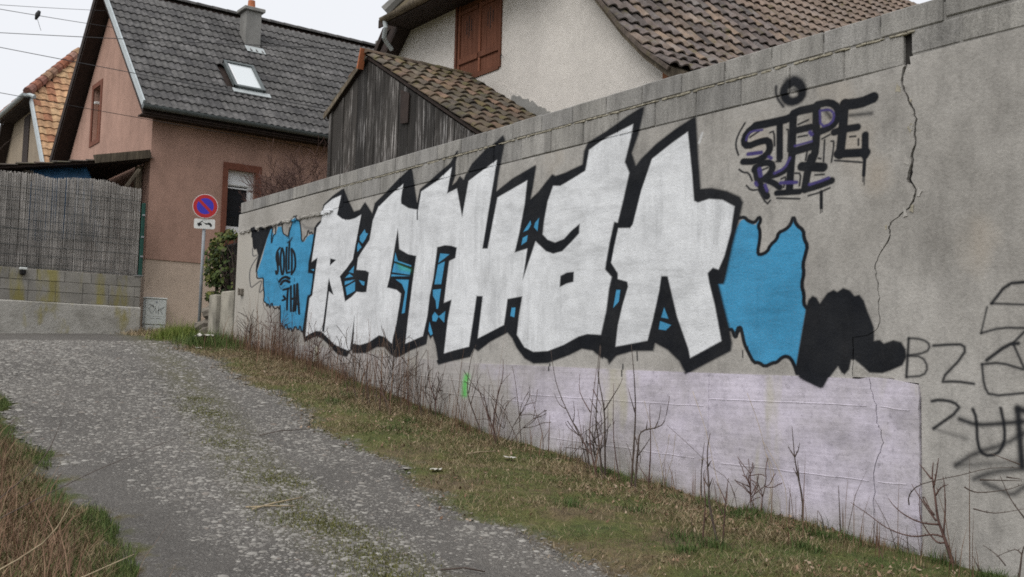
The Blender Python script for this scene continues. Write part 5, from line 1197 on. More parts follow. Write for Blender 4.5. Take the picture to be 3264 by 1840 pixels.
# ------------------------------------------------------------------ saplings along the wall (traced stem by stem)
SAP = json.loads('''[[0.009,[[-7260,6278,624,-7345,6278,914,-7439,6278,1038,-7608,6278,1278,-7710,6278,1528,-7769,6278,1828],[-7608,6278,1278,-7703,6278,1319,-7759,6278,1422],[-7439,6278,1038,-7590,6278,1102,-7639,6278,1158],[-7523,6278,1164,-7491,6278,1254,-7490,6278,1356]]],[0.009,[[-7013,6167,597,-7106,6167,907,-7125,6167,1158,-7133,6167,1666],[-7128,6167,1270,-7298,6167,1435,-7352,6167,1606],[-7095,6167,893,-7218,6167,1011,-7304,6167,1291],[-7127,6167,1468,-6991,6167,1332]]],[0.01,[[-6952,6151,590,-6985,6151,1027,-7000,6151,1193,-6975,6151,1444,-7008,6151,1850],[-6977,6151,917,-6923,6151,1086],[-6975,6151,1277,-7081,6151,1399]]],[0.01,[[-7007,6217,596,-6985,6217,970,-6962,6217,1292,-7056,6217,1626,-7084,6217,1867],[-6962,6217,1292,-6841,6217,1421,-6762,6217,1513,-6723,6217,1583],[-6966,6217,1278,-6956,6217,1383],[-6985,6217,970,-6927,6217,1141,-6912,6217,1363]]],[0.007,[[-6862,6284,580,-6934,6284,1028,-6917,6284,1531],[-6928,6284,1168,-6898,6284,1211]]],[0.01,[[-6636,6169,555,-6647,6169,1049,-6634,6169,1320,-6611,6169,1591,-6592,6169,1863],[-6649,6169,1103,-6577,6169,974,-6545,6169,870],[-6639,6169,1279,-6709,6169,1494]]],[0.01,[[-6577,6160,549,-6547,6160,989,-6531,6160,1130,-6378,6160,1173,-6277,6160,1231,-6257,6160,1440],[-6378,6160,1166,-6342,6160,1253,-6341,6160,1365],[-6549,6160,923,-6452,6160,1036,-6405,6160,1105],[-6473,6160,1154,-6475,6160,1233]]],[0.008,[[-6649,6385,557,-6618,6385,979,-6577,6385,1363],[-6631,6385,693,-6743,6385,792,-6805,6385,897],[-6645,6385,705,-6603,6385,750]]],[0.007,[[-6126,6500,509,-6138,6500,815,-6133,6500,1065],[-6136,6500,868,-6126,6500,947]]],[0.01,[[-4909,5390,409,-4992,5390,744,-5001,5390,861,-5041,5390,1083,-5039,5390,1224],[-5001,5390,861,-4973,5390,928],[-5001,5390,861,-5053,5390,920,-5050,5390,975],[-5025,5390,998,-4996,5390,1044]]],[0.008,[[-4872,5366,406,-4827,5366,764,-4809,5366,944],[-4848,5366,699,-4920,5366,796],[-4824,5366,786,-4878,5366,864,-4921,5366,912]]],[0.007,[[-5023,5327,418,-4991,5327,748,-4993,5327,928],[-5003,5327,640,-4947,5327,700]]],[0.005,[[-5258,5479,437,-5266,5479,542,-5271,5479,608]]],[0.01,[[-5103,6466,425,-5096,6466,676,-5142,6466,907,-5157,6466,1025,-5151,6466,1252],[-5157,6466,1025,-5192,6466,1070,-5210,6466,1104],[-5157,6466,1025,-5120,6466,1075,-5097,6466,1136],[-5142,6466,883,-5176,6466,940],[-5127,6466,837,-5132,6466,1003]]],[0.007,[[-4769,6500,397,-4783,6500,653,-4808,6500,844]]],[0.006,[[-4900,6500,408,-4921,6500,578,-4957,6500,649],[-4914,6500,556,-4964,6500,585]]],[0.003,[[-5464,6500,454,-5435,6500,818,-5500,6500,1021,-5566,6500,1241,-5650,6500,1488],[-5500,6500,1021,-5420,6500,881,-5433,6500,635],[-5533,6500,1118,-5421,6500,978,-5296,6500,771,-5263,6500,499]]],[0.003,[[-5857,6500,487,-5963,6500,857,-6072,6500,1160,-6286,6500,1482],[-5999,6500,957,-6140,6500,920]]],[0.003,[[-5538,6310,461,-5655,6310,780,-5874,6310,896,-6086,6310,1020,-6420,6310,1195],[-5655,6310,780,-5588,6310,676]]],[0.003,[[-6543,6500,545,-6627,6500,908,-6712,6500,1178,-6756,6500,1385],[-6606,6500,827,-6531,6500,983,-6495,6500,1108],[-6573,6500,667,-6473,6500,920,-6419,6500,1113]]],[0.006,[[-7814,6424,686,-7722,6424,838,-7518,6424,987],[-7886,6424,735,-7677,6424,901],[-7718,6424,704,-7516,6424,913,-7341,6424,1100],[-7934,6424,716,-8034,6424,753,-7726,6424,943],[-7625,6424,742,-7560,6424,866]]],[0.021,[[-3856,6500,317,-3918,6500,496,-3956,6500,608,-3994,6500,709,-4019,6500,861,-4045,6500,978,-4047,6500,1074],[-3956,6500,608,-3942,6500,775,-3954,6500,928,-3969,6500,991],[-3994,6500,674,-4114,6500,670,-4236,6500,704,-4320,6500,755,-4369,6500,805],[-3956,6500,596,-4034,6500,603,-4196,6500,569,-4377,6500,600,-4536,6500,680,-4670,6500,740],[-4007,6500,696,-4086,6500,782,-4194,6500,916],[-4020,6500,730,-4099,6500,816,-4089,6500,836,-4034,6500,728],[-3950,6500,562,-4008,6500,559,-4087,6500,638,-4127,6500,729,-4133,6500,897],[-4013,6500,862,-3980,6500,913,-3925,6500,942],[-4052,6500,966,-4098,6500,1010,-4152,6500,1059],[-4032,6500,908,-4016,6500,1029,-4011,6500,1107]]],[0.008,[[-3225,6000,257,-3191,6000,635,-3166,6000,690],[-3164,6000,843,-3240,6000,948,-3288,6000,1078],[-3520,6000,987,-3440,6000,963,-3262,6000,997,-3161,6000,1039],[-3475,6000,863,-3340,6000,853,-3163,6000,900],[-3416,6000,1040,-3161,6000,1059],[-3160,6000,1152,-3325,6000,1202],[-3904,6000,835,-3897,6000,898,-3808,6000,974,-3542,6000,1055,-3337,6000,1116,-3160,6000,1132],[-3250,6000,1072,-3161,6000,1068],[-3444,6000,502,-3489,6000,579],[-3191,6000,635,-3233,6000,659,-3343,6000,601],[-3288,6000,558,-3343,6000,612,-3426,6000,657]]],[0.006,[[-4220,6494,352,-4233,6494,498,-4247,6494,617],[-4233,6494,473,-4303,6494,500,-4459,6494,527]]],[0.004,[[-4112,6126,342,-4193,6126,519,-4240,6126,678],[-4193,6126,519,-4206,6126,623]]],[0.004,[[-4307,6500,359,-4348,6500,579,-4462,6500,789],[-4334,6500,519,-4292,6500,550,-4162,6500,483]]],[0.003,[[-5018,6482,418,-5027,6482,542,-5022,6482,582]]],[0.004,[[-4895,6401,407,-4889,6401,578,-4880,6401,663],[-4889,6401,552,-4829,6401,521]]],[0.006,[[-11300,5953,1178,-11480,5953,1714,-11540,5953,1868]]],[0.006,[[-10875,5874,1109,-10815,5874,1506,-10853,5874,1714]]],[0.006,[[-10771,5901,1093,-10738,5901,1549,-10668,5901,1758,-10851,5901,2179]]],[0.006,[[-10772,5984,1093,-10770,5984,1404,-10902,5984,1717,-10872,5984,1908]]],[0.006,[[-10377,5987,1029,-10582,5987,1347,-10814,5987,1613,-10917,5987,1823]]],[0.006,[[-10472,6172,1045,-10518,6172,1454,-10558,6172,1745]]],[0.006,[[-10277,6176,1013,-10316,6176,1357,-10315,6176,1644]]],[0.006,[[-10179,6261,997,-10252,6261,1257,-10408,6261,1520,-10448,6261,1644]]],[0.006,[[-11083,5936,1143,-11202,5936,1542,-11249,5936,1844]]],[0.006,[[-10671,5881,1077,-10825,5881,1443,-11031,5881,1820,-11022,5881,1990]]],[0.009,[[-10476,5892,1045,-10475,5892,1349,-10448,5892,1554,-10543,5892,1716],[-10475,5892,1349,-10281,5892,1214,-10211,5892,1077],[-10476,5892,1247,-10620,5892,1324,-10770,5892,1611]]],[0.007,[[-10084,6251,982,-10226,6251,1421,-10215,6251,1872,-10420,6251,1977],[-10223,6251,1381,-10118,6251,1566,-10163,6251,1667]]],[0.009,[[-9986,6320,966,-10020,6320,1266,-10142,6320,1384,-10250,6320,1565,-10286,6320,1833],[-10037,6320,1225,-9956,6320,1469,-9894,6320,1692],[-10142,6320,1384,-10093,6320,1527,-10060,6320,1609]]],[0.006,[[-9654,6500,913,-9780,6500,1296,-9961,6500,1574]]],[0.008,[[-9179,6461,838,-9436,6461,1249,-9498,6461,1443,-9478,6461,1738,-9434,6461,1895],[-9436,6461,1249,-9310,6461,1486,-9247,6461,1584],[-9476,6461,1365,-9388,6461,1680]]],[0.009,[[-8688,6253,783,-8731,6253,1057,-8664,6253,1315,-8597,6253,1554,-8636,6253,1736],[-8729,6253,1020,-8867,6253,1234,-9008,6253,1452,-9086,6253,1677],[-8718,6253,912,-8831,6253,1162,-8910,6253,1455],[-8664,6253,1315,-8624,6253,1462,-8475,6253,1592]]],[0.005,[[-8475,6414,759,-8768,6414,1164,-9242,6414,1506],[-8702,6414,1094,-8800,6414,1163],[-8901,6414,1270,-9035,6414,1359]]],[0.005,[[-8598,6500,773,-8704,6500,1315,-8842,6500,1610,-8877,6500,1666]]],[0.005,[[-8192,6436,728,-8215,6436,978,-8372,6436,1255,-8438,6436,1397],[-8214,6436,942,-8131,6436,1053]]],[0.006,[[-15557,6400,1754,-15598,6400,2198,-15731,6400,2282]]],[0.006,[[-15356,6400,1735,-15436,6400,2211,-15312,6400,2352]]],[0.006,[[-15473,6400,1746,-15411,6400,2163,-15341,6400,2257]]],[0.006,[[-14647,6400,1670,-14687,6400,2119,-14763,6400,2306]]],[0.006,[[-15105,6400,1712,-15148,6400,2127,-15100,6400,2220]]],[0.006,[[-14022,6400,1612,-14037,6400,1960,-13941,6400,2048]]],[0.006,[[-13815,6400,1580,-13863,6400,1959,-13737,6400,2060]]],[0.006,[[-14091,6400,1618,-14144,6400,1976,-14172,6400,2081]]],[0.006,[[-13311,6400,1500,-13359,6400,1926,-13382,6400,1998]]]]''')
def smooth_path(P):
    if len(P) < 3: return P
    out = [P[0]]
    for i in range(len(P)-1):
        p0 = P[max(i-1, 0)]; p1 = P[i]; p2 = P[i+1]; p3 = P[min(i+2, len(P)-1)]
        for s in (.33, .67, 1):
            out.append(.5*((2*p1) + (p2-p0)*s + (2*p0-5*p1+4*p2-p3)*s*s + (3*p1-p0-3*p2+p3)*s**3))
    return out
def where(x, y):
    if x < -13.2: return 'under the left blue patch'
    if x < -9.6: return 'below the black letter outlines'
    if x < -8.05: return 'beside the green spray mark'
    if x < -6.45: return 'below the big silver letters'
    if x < -5.3: return 'against the lavender base'
    if x < -4.6: return 'near the cracked lavender end'
    return 'where the lavender paint ends'
ORD = ['leftmost', 'second from left', 'third from left', 'fourth from left', 'fifth from left', 'sixth from left', 'seventh from left', 'eighth from left', 'ninth from left', 'tenth from left', 'eleventh from left', 'twelfth from left']
def sap_look(r, brs):
    h = (brs[0][-1]-brs[0][2])/1000
    size = 'tall' if h > 1.1 else 'knee-high' if h < .55 else 'slender'
    look = 'dry stalk' if r < .0035 else 'thick pruned shrub' if r > .015 else 'forked bare sapling' if len(brs) > 2 else 'bare sapling with one side twig' if len(brs) == 2 else 'single bare sapling stem'
    return f'{size} {look} {where(brs[0][0]/1000, brs[0][1]/1000)}'
SAP.sort(key=lambda q: -q[1][0][0]/q[1][0][1])
SAP.reverse(); SAP_L = [sap_look(*q) for q in SAP]; SAP_N = {}
for k, (r, brs) in enumerate(SAP):
    P0 = [Vector(brs[0][i:i+3])/1000 for i in range(0, len(brs[0]), 3)]
    h = P0[-1].z - P0[0].z; base = P0[0]
    lb = SAP_L[k]; i = SAP_N.get(lb, 0); SAP_N[lb] = i+1
    if SAP_L.count(lb) > 1: lb = f'{ORD[i]} of the equally ' + lb if False else f'{ORD[i]} {lb}'
    root = thing('thick_shrub' if r > .015 else 'dry_stalk' if r < .0035 else 'sapling', base, lb, 'shrub' if r > .015 else 'sapling', 'bare saplings along the wall')
    ph = random.uniform(0, 6)
    for j, b in enumerate(brs):
        P = [Vector(b[i:i+3])/1000 for i in range(0, len(b), 3)]
        for p in P: p.y = min(6.545, p.y + .10*math.sin((p.z-base.z)*2.2+ph)*min(1, max(0, (p.z-base.z))))
        P = smooth_path(P); rr = min(r, .0145)*1.0 if j == 0 else min(r, .012)*.6
        rad = [max(.0018, rr*(1-.78*i/(len(P)-1))) for i in range(len(P))]
        m = MB().tube(P, rad, 5)
        if r > .0035:                                                  # buds
            for i in range(2, len(P)-1, 2):
                d_ = Vector((random.uniform(-1, 1), random.uniform(-1, 0), .8)).normalized()
                m.tube([P[i], P[i]+d_*(.012+rad[i])], [rad[i]*.8, .0012], 4)
        m.build('stem' if j == 0 else 'twig', MAT['dry_stalk'] if r < .0035 and k % 2 else MAT['twig_red'] if k % 3 == 0 else MAT['twig'], root, True)

gnd = lambda x, y: float(ground(x, y))
# bare shrub behind the far wall top
def twiggy(name, label, cat, base, n, h, spread, rad, lean=(0, 0), depth_=3, mat='twig_red'):
    root = thing(name, base, label, cat); stems = MB(); tw = MB()
    def grow(mb, p, d, l, r, lev):
        pts = [p]; q = p.copy(); dd = d.copy()
        for s in range(4):
            dd = (dd + Vector((random.gauss(0, .22), random.gauss(0, .22), random.gauss(.03, .15)))).normalized(); q = q + dd*l/4; pts.append(q.copy())
            if lev > 0 and s > 0:
                for _ in range(2):
                    nd = (dd + Vector((random.gauss(0, .75), random.gauss(0, .6), random.gauss(.1, .5)))).normalized(); grow(tw, q, nd, l*random.uniform(.4, .65), r*.5, lev-1)
        mb.tube(pts, [max(.0034, r*(1-.7*i/4)) for i in range(5)], 4, False)
    for k in range(n):
        a = random.uniform(0, 6.28); d = Vector((math.cos(a)*spread+lean[0], math.sin(a)*spread*.6+lean[1], 1)).normalized()
        grow(stems, Vector(base)+Vector((random.uniform(-.1, .1), random.uniform(-.1, .1), 0)), d, h*random.uniform(.6, 1), rad, depth_)
    stems.build('stems', MAT[mat], root); tag(tw.build('twigs', MAT[mat], root), kind='stuff'); return root
twiggy('bare_shrub', 'tangled leafless shrub above the far wall top beside the shed', 'shrub', (-15.75, 7.15, 3.95), 14, .95, .85, .009, depth_=2)
twiggy('bare_shrub', 'low leafless shrub spilling over the far wall end before the window', 'shrub', (-16.55, 7.05, 3.98), 10, .60, .9, .008, (-.3, 0), 2)
twiggy('bare_tree', 'leafless grey tree at the left edge behind the lean-to', 'tree', (-33.5, 5.5, 2.3), 4, 5.2, .2, .04, depth_=2, mat='twig')

for (bx, by, n_, h_, lb) in ((-15.3, 6.38, 5, .55, 'tangled dead weed clump beside the hinge bracket at the far wall end'), (-14.3, 6.40, 6, .60, 'tangled dead weed clump under the blue patch with the small tag'), (-13.2, 6.38, 6, .55, 'tangled dead weed clump under the first silver letter'),
        (-11.9, 6.35, 5, .60, 'tangled dead weed clump under the second silver letter'), (-11.0, 6.30, 7, .70, 'largest tangled dead weed clump below the black letter points'), (-10.1, 6.38, 5, .55, 'tangled dead weed clump left of the green spray mark'),
        (-8.75, 6.42, 5, .60, 'tangled dead weed clump right of the green spray mark'), (-7.35, 6.40, 5, .45, 'low dead weed clump at the foot of the forked saplings'), (-5.55, 6.42, 4, .40, 'low dead weed clump against the lavender base')):
    twiggy('dead_weed_clump', lb, 'weeds', (bx, by, gnd(bx, by)-.02), n_, h_, .35, .005, (0, -.05), 1, 'twig' if n_ % 2 else 'twig_red')['group'] = 'dead weed clumps at the wall foot'
# ------------------------------------------------------------------ litter and sticks
def crumple(c, s, label):
    m = MB(); n = 7; vs = []
    for i in range(n):
        for j in range(n):
            u, v = i/(n-1)-.5, j/(n-1)-.5; z = .28*noise.noise(Vector((u*5+c[0]*3, v*5, 1.7))) + .12*noise.noise(Vector((u*13, v*13, c[1])))
            vs.append((c[0]+s*(u+.2*noise.noise(Vector((u*6, v*6, 9)))), c[1]+s*v, c[2]+.02+abs(z)*s*1.2))
    m.add(vs, [(i*n+j, i*n+j+1, (i+1)*n+j+1, (i+1)*n+j) for i in range(n-1) for j in range(n-1)])
    tag(m.build('crumpled_litter', MAT['paper'], None), label, 'litter', 'scraps of litter on the verge')
crumple((-16.5, 6.05, gnd(-16.5, 6.05)+.10), .26, 'large crumpled white plastic on the grass near the pier')
crumple((-15.9, 5.75, gnd(-15.9, 5.75)-.015), .10, 'small flat white scrap just before the large crumpled plastic')
crumple((-7.98, 5.89, gnd(-7.98, 5.89)), .09, 'pale paper scrap in the grass nearest the wall saplings')
crumple((-7.75, 4.93, gnd(-7.75, 4.93)), .08, 'pale paper scrap on the verge close to the track')
def stick(pts, r, mat, label):
    tag(MB().tube([(x, y, gnd(x, y)+.018+dz) for x, y, dz in pts], r, 5).build('fallen_stick', MAT[mat], None, True), label, 'stick', 'sticks lying on the ground')
stick([(-6.85, 2.9, 0), (-6.95, 3.1, .005), (-7.05, 3.36, .01)], .006, 'dry_stalk', 'dry reed stalk lying in the middle of the gravel track')
stick([(-6.92, 2.88, 0), (-6.90, 3.05, .0), (-6.83, 3.20, .006)], .005, 'dry_stalk', 'short dry stalk lying against the longer reed on the track')
stick([(-9.60, 4.1, 0), (-9.70, 4.35, .01), (-9.66, 4.62, .02)], .004, 'twig', 'dark curved stick lying on the track edge below the verge')
stick([(-8.05, 5.45, .02), (-8.12, 5.65, .03), (-8.16, 5.85, .03)], .007, 'dry_stalk', 'pale stick lying on the green verge by the saplings')
stick([(-5.1, 3.30, 0), (-5.08, 3.45, .01), (-5.02, 3.55, .0)], .005, 'twig', 'small bent twig on the near gravel of the track')

# ------------------------------------------------------------------ ground cover (nobody could count it)
def blades(name, roots, h, w, lean, az, rnd, mat, label, cat):
    N = len(h); d = np.stack([np.cos(az), np.sin(az)], 1); s = np.stack([-np.sin(az+RNG.normal(0, .6, N)), np.cos(az+RNG.normal(0, .6, N))], 1)
    V = np.zeros((N, 5, 3)); up_ = np.sqrt(np.clip(1-lean**2, .01, 1))
    for k, (q, ww, lf) in enumerate(((0, 1, 0), (0, -1, 0), (.55, .75, .4), (.55, -.75, .4), (1, 0, 1))):
        V[:, k, :2] = roots[:, :2] + d*(lean*h*lf)[:, None] + s*(w*ww/2)[:, None]; V[:, k, 2] = roots[:, 2] + h*q*(up_ if q < 1 else up_*.95)
    V[:, :2, 2] -= .01
    i = np.arange(N)[:, None]*5
    return tag(place(name, np_mesh(name, V.reshape(-1, 3), [i+np.array([[0, 1, 3, 2]]), i+np.array([[2, 3, 4]])], MAT[mat], np.repeat(rnd, 5))), label, cat, kind='stuff')
def patch(x, y, s=1., o=0.): return .5 + .5*np.sin(x*1.9*s+o)*np.sin(y*2.6*s-x*.7*s+o) + .25*np.sin(x*5.3*s-y*3.1*s+o)
def verge_points(n, x0, x1, bias=1.6):
    x = x1 - (x1-x0)*RNG.random(n)**bias; y = yr(x) - .25 + (6.57-yr(x)+.25)*RNG.random(n); return x, y
def put(x, y): return np.stack([x, y, ground(x, y)], 1)
# right verge, green
x, y = verge_points(80000, -16.5, -2.5); t_ = (y-yr(x))/(6.57-yr(x)); k = patch(x, y) + .28*(x > -9) - .25*((x < -10) & (x > -14.6)) + .15*t_ > RNG.uniform(.25, 1.2, len(x)); k &= RNG.random(len(x)) < np.clip((y-yr(x)+.08)*2, 0, 1)
x, y = x[k], y[k]; N = len(x)
blades('verge_grass', put(x, y), RNG.gamma(3.0, .0062, N)+.006, RNG.uniform(.0018, .004, N)*np.interp(x, [-14, -6], [1.7, 1]), RNG.uniform(.3, .97, N), RNG.uniform(0, 6.28, N), np.clip(RNG.normal(.5, .22, N), 0, 1), 'grass', 'short green grass on the verge below the graffiti wall', 'grass')
# right verge, dry thatch
x, y = verge_points(130000, -17.5, -2.5); k = patch(x, y, 1.3, 2) + .25*patch(x, y, 3.1, 1) + .5*((x < -9.5) & (x > -15.5)) > RNG.uniform(.2, 1.3, len(x)); k &= RNG.random(len(x)) < np.clip((y-yr(x)+.25)*1.6, 0, 1); x, y = x[k], y[k]; N = len(x)
blades('verge_dry_grass', put(x, y)+[0, 0, .008], RNG.gamma(3, .013, N)+.012, RNG.uniform(.0015, .0032, N)*np.interp(x, [-14, -6], [1.7, 1]), RNG.uniform(.85, .999, N), RNG.uniform(0, 6.28, N), RNG.random(N), 'dry_grass', 'flattened straw-coloured dry grass on the verge', 'dry grass')
# upright tufts near the wall foot
cx = np.concatenate([RNG.uniform(-16.3, -3, 170), RNG.uniform(-15.5, -11.3, 110)]); cy = np.clip(6.55 - RNG.gamma(1.3, .13, len(cx)), 5.2, 6.55); n = 46; x = np.repeat(cx, n)+RNG.normal(0, .05, n*len(cx)); y = np.minimum(np.repeat(cy, n)+RNG.normal(0, .045, n*len(cx)), 6.56); N = len(x)
dryt = np.repeat(RNG.random(len(cx)) < .5 + .3*(cx < -10), n); hh = np.repeat(RNG.uniform(.05, .20, len(cx)), n)*RNG.uniform(.5, 1.2, N)
for m_, mk, lb, nm in (('dry_grass', dryt, 'upright dry brown tufts along the foot of the graffiti wall', 'wall_foot_dry_tufts'), ('grass', ~dryt, 'upright green tufts along the foot of the graffiti wall', 'wall_foot_green_tufts')):
    M_ = mk.sum(); blades(nm, put(x[mk], y[mk]), hh[mk]*.6, RNG.uniform(.002, .0045, M_), RNG.uniform(.05, .6, M_), RNG.uniform(0, 6.28, M_), np.clip(RNG.normal(.4, .25, M_), 0, 1), m_, lb, 'grass tufts')
# matted straw heaps under the sapling clumps
hx = np.array([-7.1, -6.6, -6.0, -7.6, -5.4, -8.7, -10.6, -11.3, -9.8, -4.9, -8.2]); hy = np.array([5.95, 5.75, 6.15, 6.1, 5.6, 6.2, 5.9, 5.8, 6.1, 5.95, 5.6]); n = 620; x = np.repeat(hx, n)+RNG.normal(0, .22, n*len(hx)); y = np.minimum(np.repeat(hy, n)+RNG.normal(0, .14, n*len(hx)), 6.54); N = len(x)
blades('straw_heaps', put(x, y)+np.stack([0*x, 0*x, RNG.uniform(.005, .05, N)], 1), RNG.gamma(3, .020, N)+.02, RNG.uniform(.002, .0038, N), RNG.uniform(.85, .999, N), RNG.uniform(0, 6.28, N), RNG.random(N), 'dry_grass', 'matted straw heaps under the sapling clumps', 'straw')
hx = np.concatenate([RNG.uniform(-6.2, -3.4, 26), RNG.uniform(-12, -6, 12)]); hy = np.where(RNG.random(38) < .6, RNG.uniform(6.2, 6.52, 38), RNG.uniform(4.9, 6.1, 38)); n = 150; x = np.repeat(hx, n)+RNG.normal(0, .07, n*38); y = np.minimum(np.repeat(hy, n)+RNG.normal(0, .05, n*38), 6.55); N = len(x)
blades('dark_green_tufts', put(x, y), RNG.gamma(4, .013, N)+.015, RNG.uniform(.003, .006, N), RNG.uniform(.2, .9, N), RNG.uniform(0, 6.28, N), np.clip(RNG.normal(.2, .15, N), 0, 1), 'grass', 'dark green weed tufts on the verge and at the lavender wall foot', 'weeds')
# thin tall dead stems (dense brown weeds at the far wall foot)
x = np.concatenate([RNG.uniform(-16.3, -12.2, 800), RNG.uniform(-12.2, -3.5, 300), RNG.normal(-11, .7, 130), RNG.normal(-9.3, .6, 60), RNG.normal(-14.5, .6, 120)]); y = 6.54 - RNG.gamma(1.5, .12, len(x)); N = len(x)
blades('dead_weeds', put(x, y), np.where(np.arange(N) >= 1100, RNG.gamma(6, .10, N)+.15, RNG.gamma(4, .06, N)+.05), RNG.uniform(.004, .008, N), RNG.uniform(0, .35, N), RNG.uniform(0, 6.28, N), RNG.uniform(0, .35, N), 'leaf_litter', 'thin dead brown weeds along the wall foot', 'weeds')
# dead leaves
def leaves(name, x, y, s0, s1, label):
    N = len(x); c = put(x, y)+[0, 0, .012]; s = RNG.uniform(s0, s1, N); a = RNG.uniform(0, 6.28, N); V = np.zeros((N, 4, 3)); tl_ = RNG.normal(0, .5, (N, 2))
    for k, (u, v) in enumerate(((-1, 0), (0, -.55), (1, 0), (0, .55))):
        V[:, k, 0] = c[:, 0]+s*(u*np.cos(a)-v*np.sin(a)); V[:, k, 1] = c[:, 1]+s*(u*np.sin(a)+v*np.cos(a)); V[:, k, 2] = c[:, 2]+s*(u*tl_[:, 0]+v*tl_[:, 1])+(s*.3 if k in (0, 2) else 0)
    i = np.arange(N)[:, None]*4
    return tag(place(name, np_mesh(name, V.reshape(-1, 3), [i+np.array([[0, 1, 2]]), i+np.array([[0, 2, 3]])], MAT['leaf_litter'], np.repeat(RNG.random(N), 4))), label, 'dead leaves', kind='stuff')
x, y = verge_points(9000, -16, -2.8, 1.2); w_ = 6.57 - np.abs(RNG.normal(0, .45, len(x))); y = np.where(RNG.random(len(x)) < .65, np.maximum(w_, yr(x)), y)
k = (patch(x, y, .8, 1) + .3*((x < -6.2) & (x > -7.6)) > RNG.uniform(.2, 1.2, len(x))); leaves('verge_leaves', x[k], y[k], .006, .020, 'dead brown leaves scattered on the verge under the saplings')
# left bank
def bank_points(n, x0=-13.5, x1=-3.2, spread=.5):
    x = x1 - (x1-x0)*RNG.random(n)**1.3; y = yl(x) + .02 - np.abs(RNG.normal(0, spread, n)); return x, y
x, y = bank_points(75000, spread=.40); k = patch(x, y, 1.1, 3) + .1 > RNG.uniform(.2, 1.1, len(x)); x, y = x[k], y[k]; N = len(x)
blades('bank_grass', put(x, y), RNG.gamma(3, .012, N)+.012, RNG.uniform(.002, .0042, N), RNG.uniform(.2, .85, N), RNG.uniform(0, 6.28, N), np.clip(RNG.normal(.5, .25, N), 0, 1), 'grass', 'green grass along the left edge of the track', 'grass')
x, y = bank_points(42000, spread=.6); y -= .12; N = len(x)
blades('bank_dry_grass', put(x, y)+[0, 0, .01], RNG.gamma(2.6, .022, N)+.015, RNG.uniform(.002, .0045, N), RNG.uniform(.7, .995, N), RNG.uniform(0, 6.28, N), RNG.random(N)**1.6*.62, 'dry_grass', 'matted dead grass on the left bank', 'dry grass')
x, y = bank_points(5200, spread=.55); y -= .30; N = len(x)
blades('bank_dead_weeds', put(x, y), RNG.gamma(3.0, .05, N)+.04, RNG.uniform(.003, .007, N), RNG.uniform(.2, .95, N), RNG.uniform(0, 6.28, N), RNG.random(N)*.6, 'leaf_litter', 'tangled dead brown weeds on the left bank', 'weeds')
x, y = bank_points(1300, spread=.5); leaves('bank_leaves', x, y-.25, .008, .02, 'dead leaves caught in the left bank weeds')
# long arching stalks of the left bank
for (a, b, c, r_, mt_, lb) in (((-4.9, .6, .75), (-5.9, 1.6, 1.02), (-6.5, 2.45, 1.22), .003, 'twig', 'dark arching bramble cane rising over the track from the left bank'),
        ((-4.7, .8, .55), (-4.9, 1.2, .62), (-5.0, 1.55, .72), .006, 'dry_stalk', 'pale straw stalk leaning in the bottom left corner'),
        ((-5.2, .9, .60), (-5.0, 1.15, .80), (-4.95, 1.25, .98), .005, 'dry_stalk', 'upright pale stalk in the left bank weeds'),
        ((-4.4, 1.2, .45), (-4.6, 1.5, .50), (-4.75, 1.75, .60), .007, 'dry_stalk', 'thick pale stalk lying near the bottom left corner'),
        ((-6.6, 1.2, .75), (-6.7, 1.5, 1.0), (-6.75, 1.62, 1.25), .004, 'twig', 'thin upright dark weed stem on the left bank')):
    P = smooth_path([Vector(a), Vector(b), Vector(c)]); P[0].z = gnd(P[0].x, P[0].y)-.03
    tag(MB().tube(P, [r_*(1-.7*i/(len(P)-1)) for i in range(len(P))], 5).build('weed_stalk', MAT[mt_], None, True), lb, 'stalk', 'stalks on the left bank')
# grass tuft and straw by the sign
MAT['bright_grass'] = m_blade('bright_grass', [(.05, .08, .015), (.10, .15, .025), (.17, .21, .045), (.25, .26, .08)])
x = -18.35 + RNG.normal(0, .28, 3200); y = 6.3 + RNG.normal(0, .20, 3200); N = len(x)
blades('corner_grass_tuft', put(x, y), RNG.gamma(5, .030, N)+.04, RNG.uniform(.004, .009, N), RNG.uniform(.2, .9, N), RNG.uniform(0, 6.28, N), np.clip(RNG.normal(.6, .2, N), 0, 1), 'bright_grass', 'bright green grass tuft at the foot of the sign', 'grass tuft')
x = RNG.uniform(-21.6, -18.2, 4500); y = 6.55 + RNG.normal(0, .22, 4500) + (x+20)*-.05; N = len(x)
blades('corner_straw', put(x, y)+[0, 0, .01], RNG.gamma(3, .035, N)+.02, RNG.uniform(.005, .01, N), RNG.uniform(.7, .99, N), RNG.uniform(0, 6.28, N), RNG.uniform(.3, 1, N), 'dry_grass', 'pale straw along the pink house foot by the sign', 'straw')
x = -16.45 + RNG.normal(0, .45, 3000); y = 6.2 + RNG.normal(0, .22, 3000); k = y < 6.5; x, y = x[k], y[k]; N = len(x)
blades('pier_grass', put(x, y), RNG.gamma(4, .03, N)+.03, RNG.uniform(.005, .011, N), RNG.uniform(.1, .8, N), RNG.uniform(0, 6.28, N), np.clip(RNG.normal(.5, .2, N), 0, 1), 'grass', 'green grass around the litter at the far wall end', 'grass')
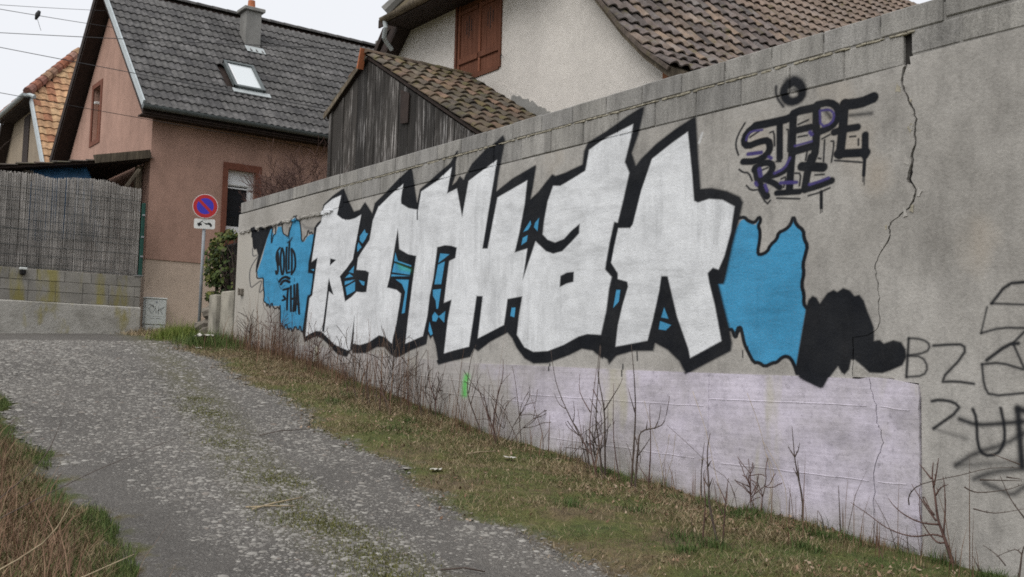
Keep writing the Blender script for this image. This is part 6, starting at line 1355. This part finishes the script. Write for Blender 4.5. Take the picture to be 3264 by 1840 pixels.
# moss strip in the middle of the track
x = -3.5 - 8*RNG.random(42000)**1.5; m_ = 3.05 - .085*np.minimum(x+5, 0) - .13*np.minimum(x+7, 0); y = m_ + RNG.normal(0, .15, len(x)) + .06*np.sin(x*3); k = patch(x, y, 1.5, 4) > RNG.uniform(.0, 1.2, len(x)); x, y = x[k], y[k]; N = len(x)
blades('track_moss', put(x, y)+[0, 0, .002], RNG.gamma(3, .005, N)+.006, RNG.uniform(.003, .006, N), RNG.uniform(.3, .95, N), RNG.uniform(0, 6.28, N), RNG.random(N), 'moss', 'mossy strip between the wheel tracks', 'moss')
# pebbles
def pebbles(name, x, y, s, rnd, label):
    N = len(x); c = put(x, y)+[0, 0, .004]; a = RNG.uniform(0, 6.28, N); asp = RNG.uniform(.55, 1, N); V = np.zeros((N, 13, 3)); jit = RNG.uniform(.75, 1.2, (N, 13))
    for k in range(13):
        if k == 12: u = v = 0.; zz = .52
        else: th = 2*math.pi*(k % 6)/6; rr_ = 1 if k < 6 else .72; u, v = math.cos(th)*rr_, math.sin(th)*rr_; zz = -.15 if k < 6 else .36
        uu = u*s*jit[:, k]; vv = v*s*asp*jit[:, k]
        V[:, k, 0] = c[:, 0]+uu*np.cos(a)-vv*np.sin(a); V[:, k, 1] = c[:, 1]+uu*np.sin(a)+vv*np.cos(a); V[:, k, 2] = c[:, 2]+zz*s*.48*(jit[:, k] if k >= 6 else 1)
    i = np.arange(N)[:, None]*13
    q = np.concatenate([i+np.array([[k, (k+1) % 6, 6+(k+1) % 6, 6+k]]) for k in range(6)]); tr = np.concatenate([i+np.array([[6+k, 6+(k+1) % 6, 12]]) for k in range(6)])
    return tag(place(name, np_mesh(name, V.reshape(-1, 3), [q, tr], MAT['pebble'], np.repeat(rnd, 13), True)), label, 'gravel', kind='stuff')
n = 80000; x = -3.2 - 14.5*RNG.random(n)**1.25; u = RNG.random(n); y = yl(x)+.02 + (yr(x)-yl(x)-.06)*u + RNG.normal(0, .07, n)*(u > .9)
keep = patch(x, y, .7, 5)*.6 + .5*np.exp(-((u-.48)/.17)**2) + .30 + .15*np.exp(-((u-.92)/.12)**2) - .8*np.exp(-((u-.08)/.13)**2)*(x > -8.5) - .25*np.exp(-((u-.76)/.1)**2) + .3*(x < -9) > RNG.uniform(.05, 1.25, n); x, y = x[keep], y[keep]
N = len(x); s = np.clip(RNG.lognormal(-4.78, .52, N), .0035, .040)*np.interp(x, [-18, -9, -4], [1.5, 1.15, 1])
pebbles('track_gravel', x, y, s, np.clip(RNG.normal(.40, .26, N), 0, 1), 'pale gravel pressed into the track')
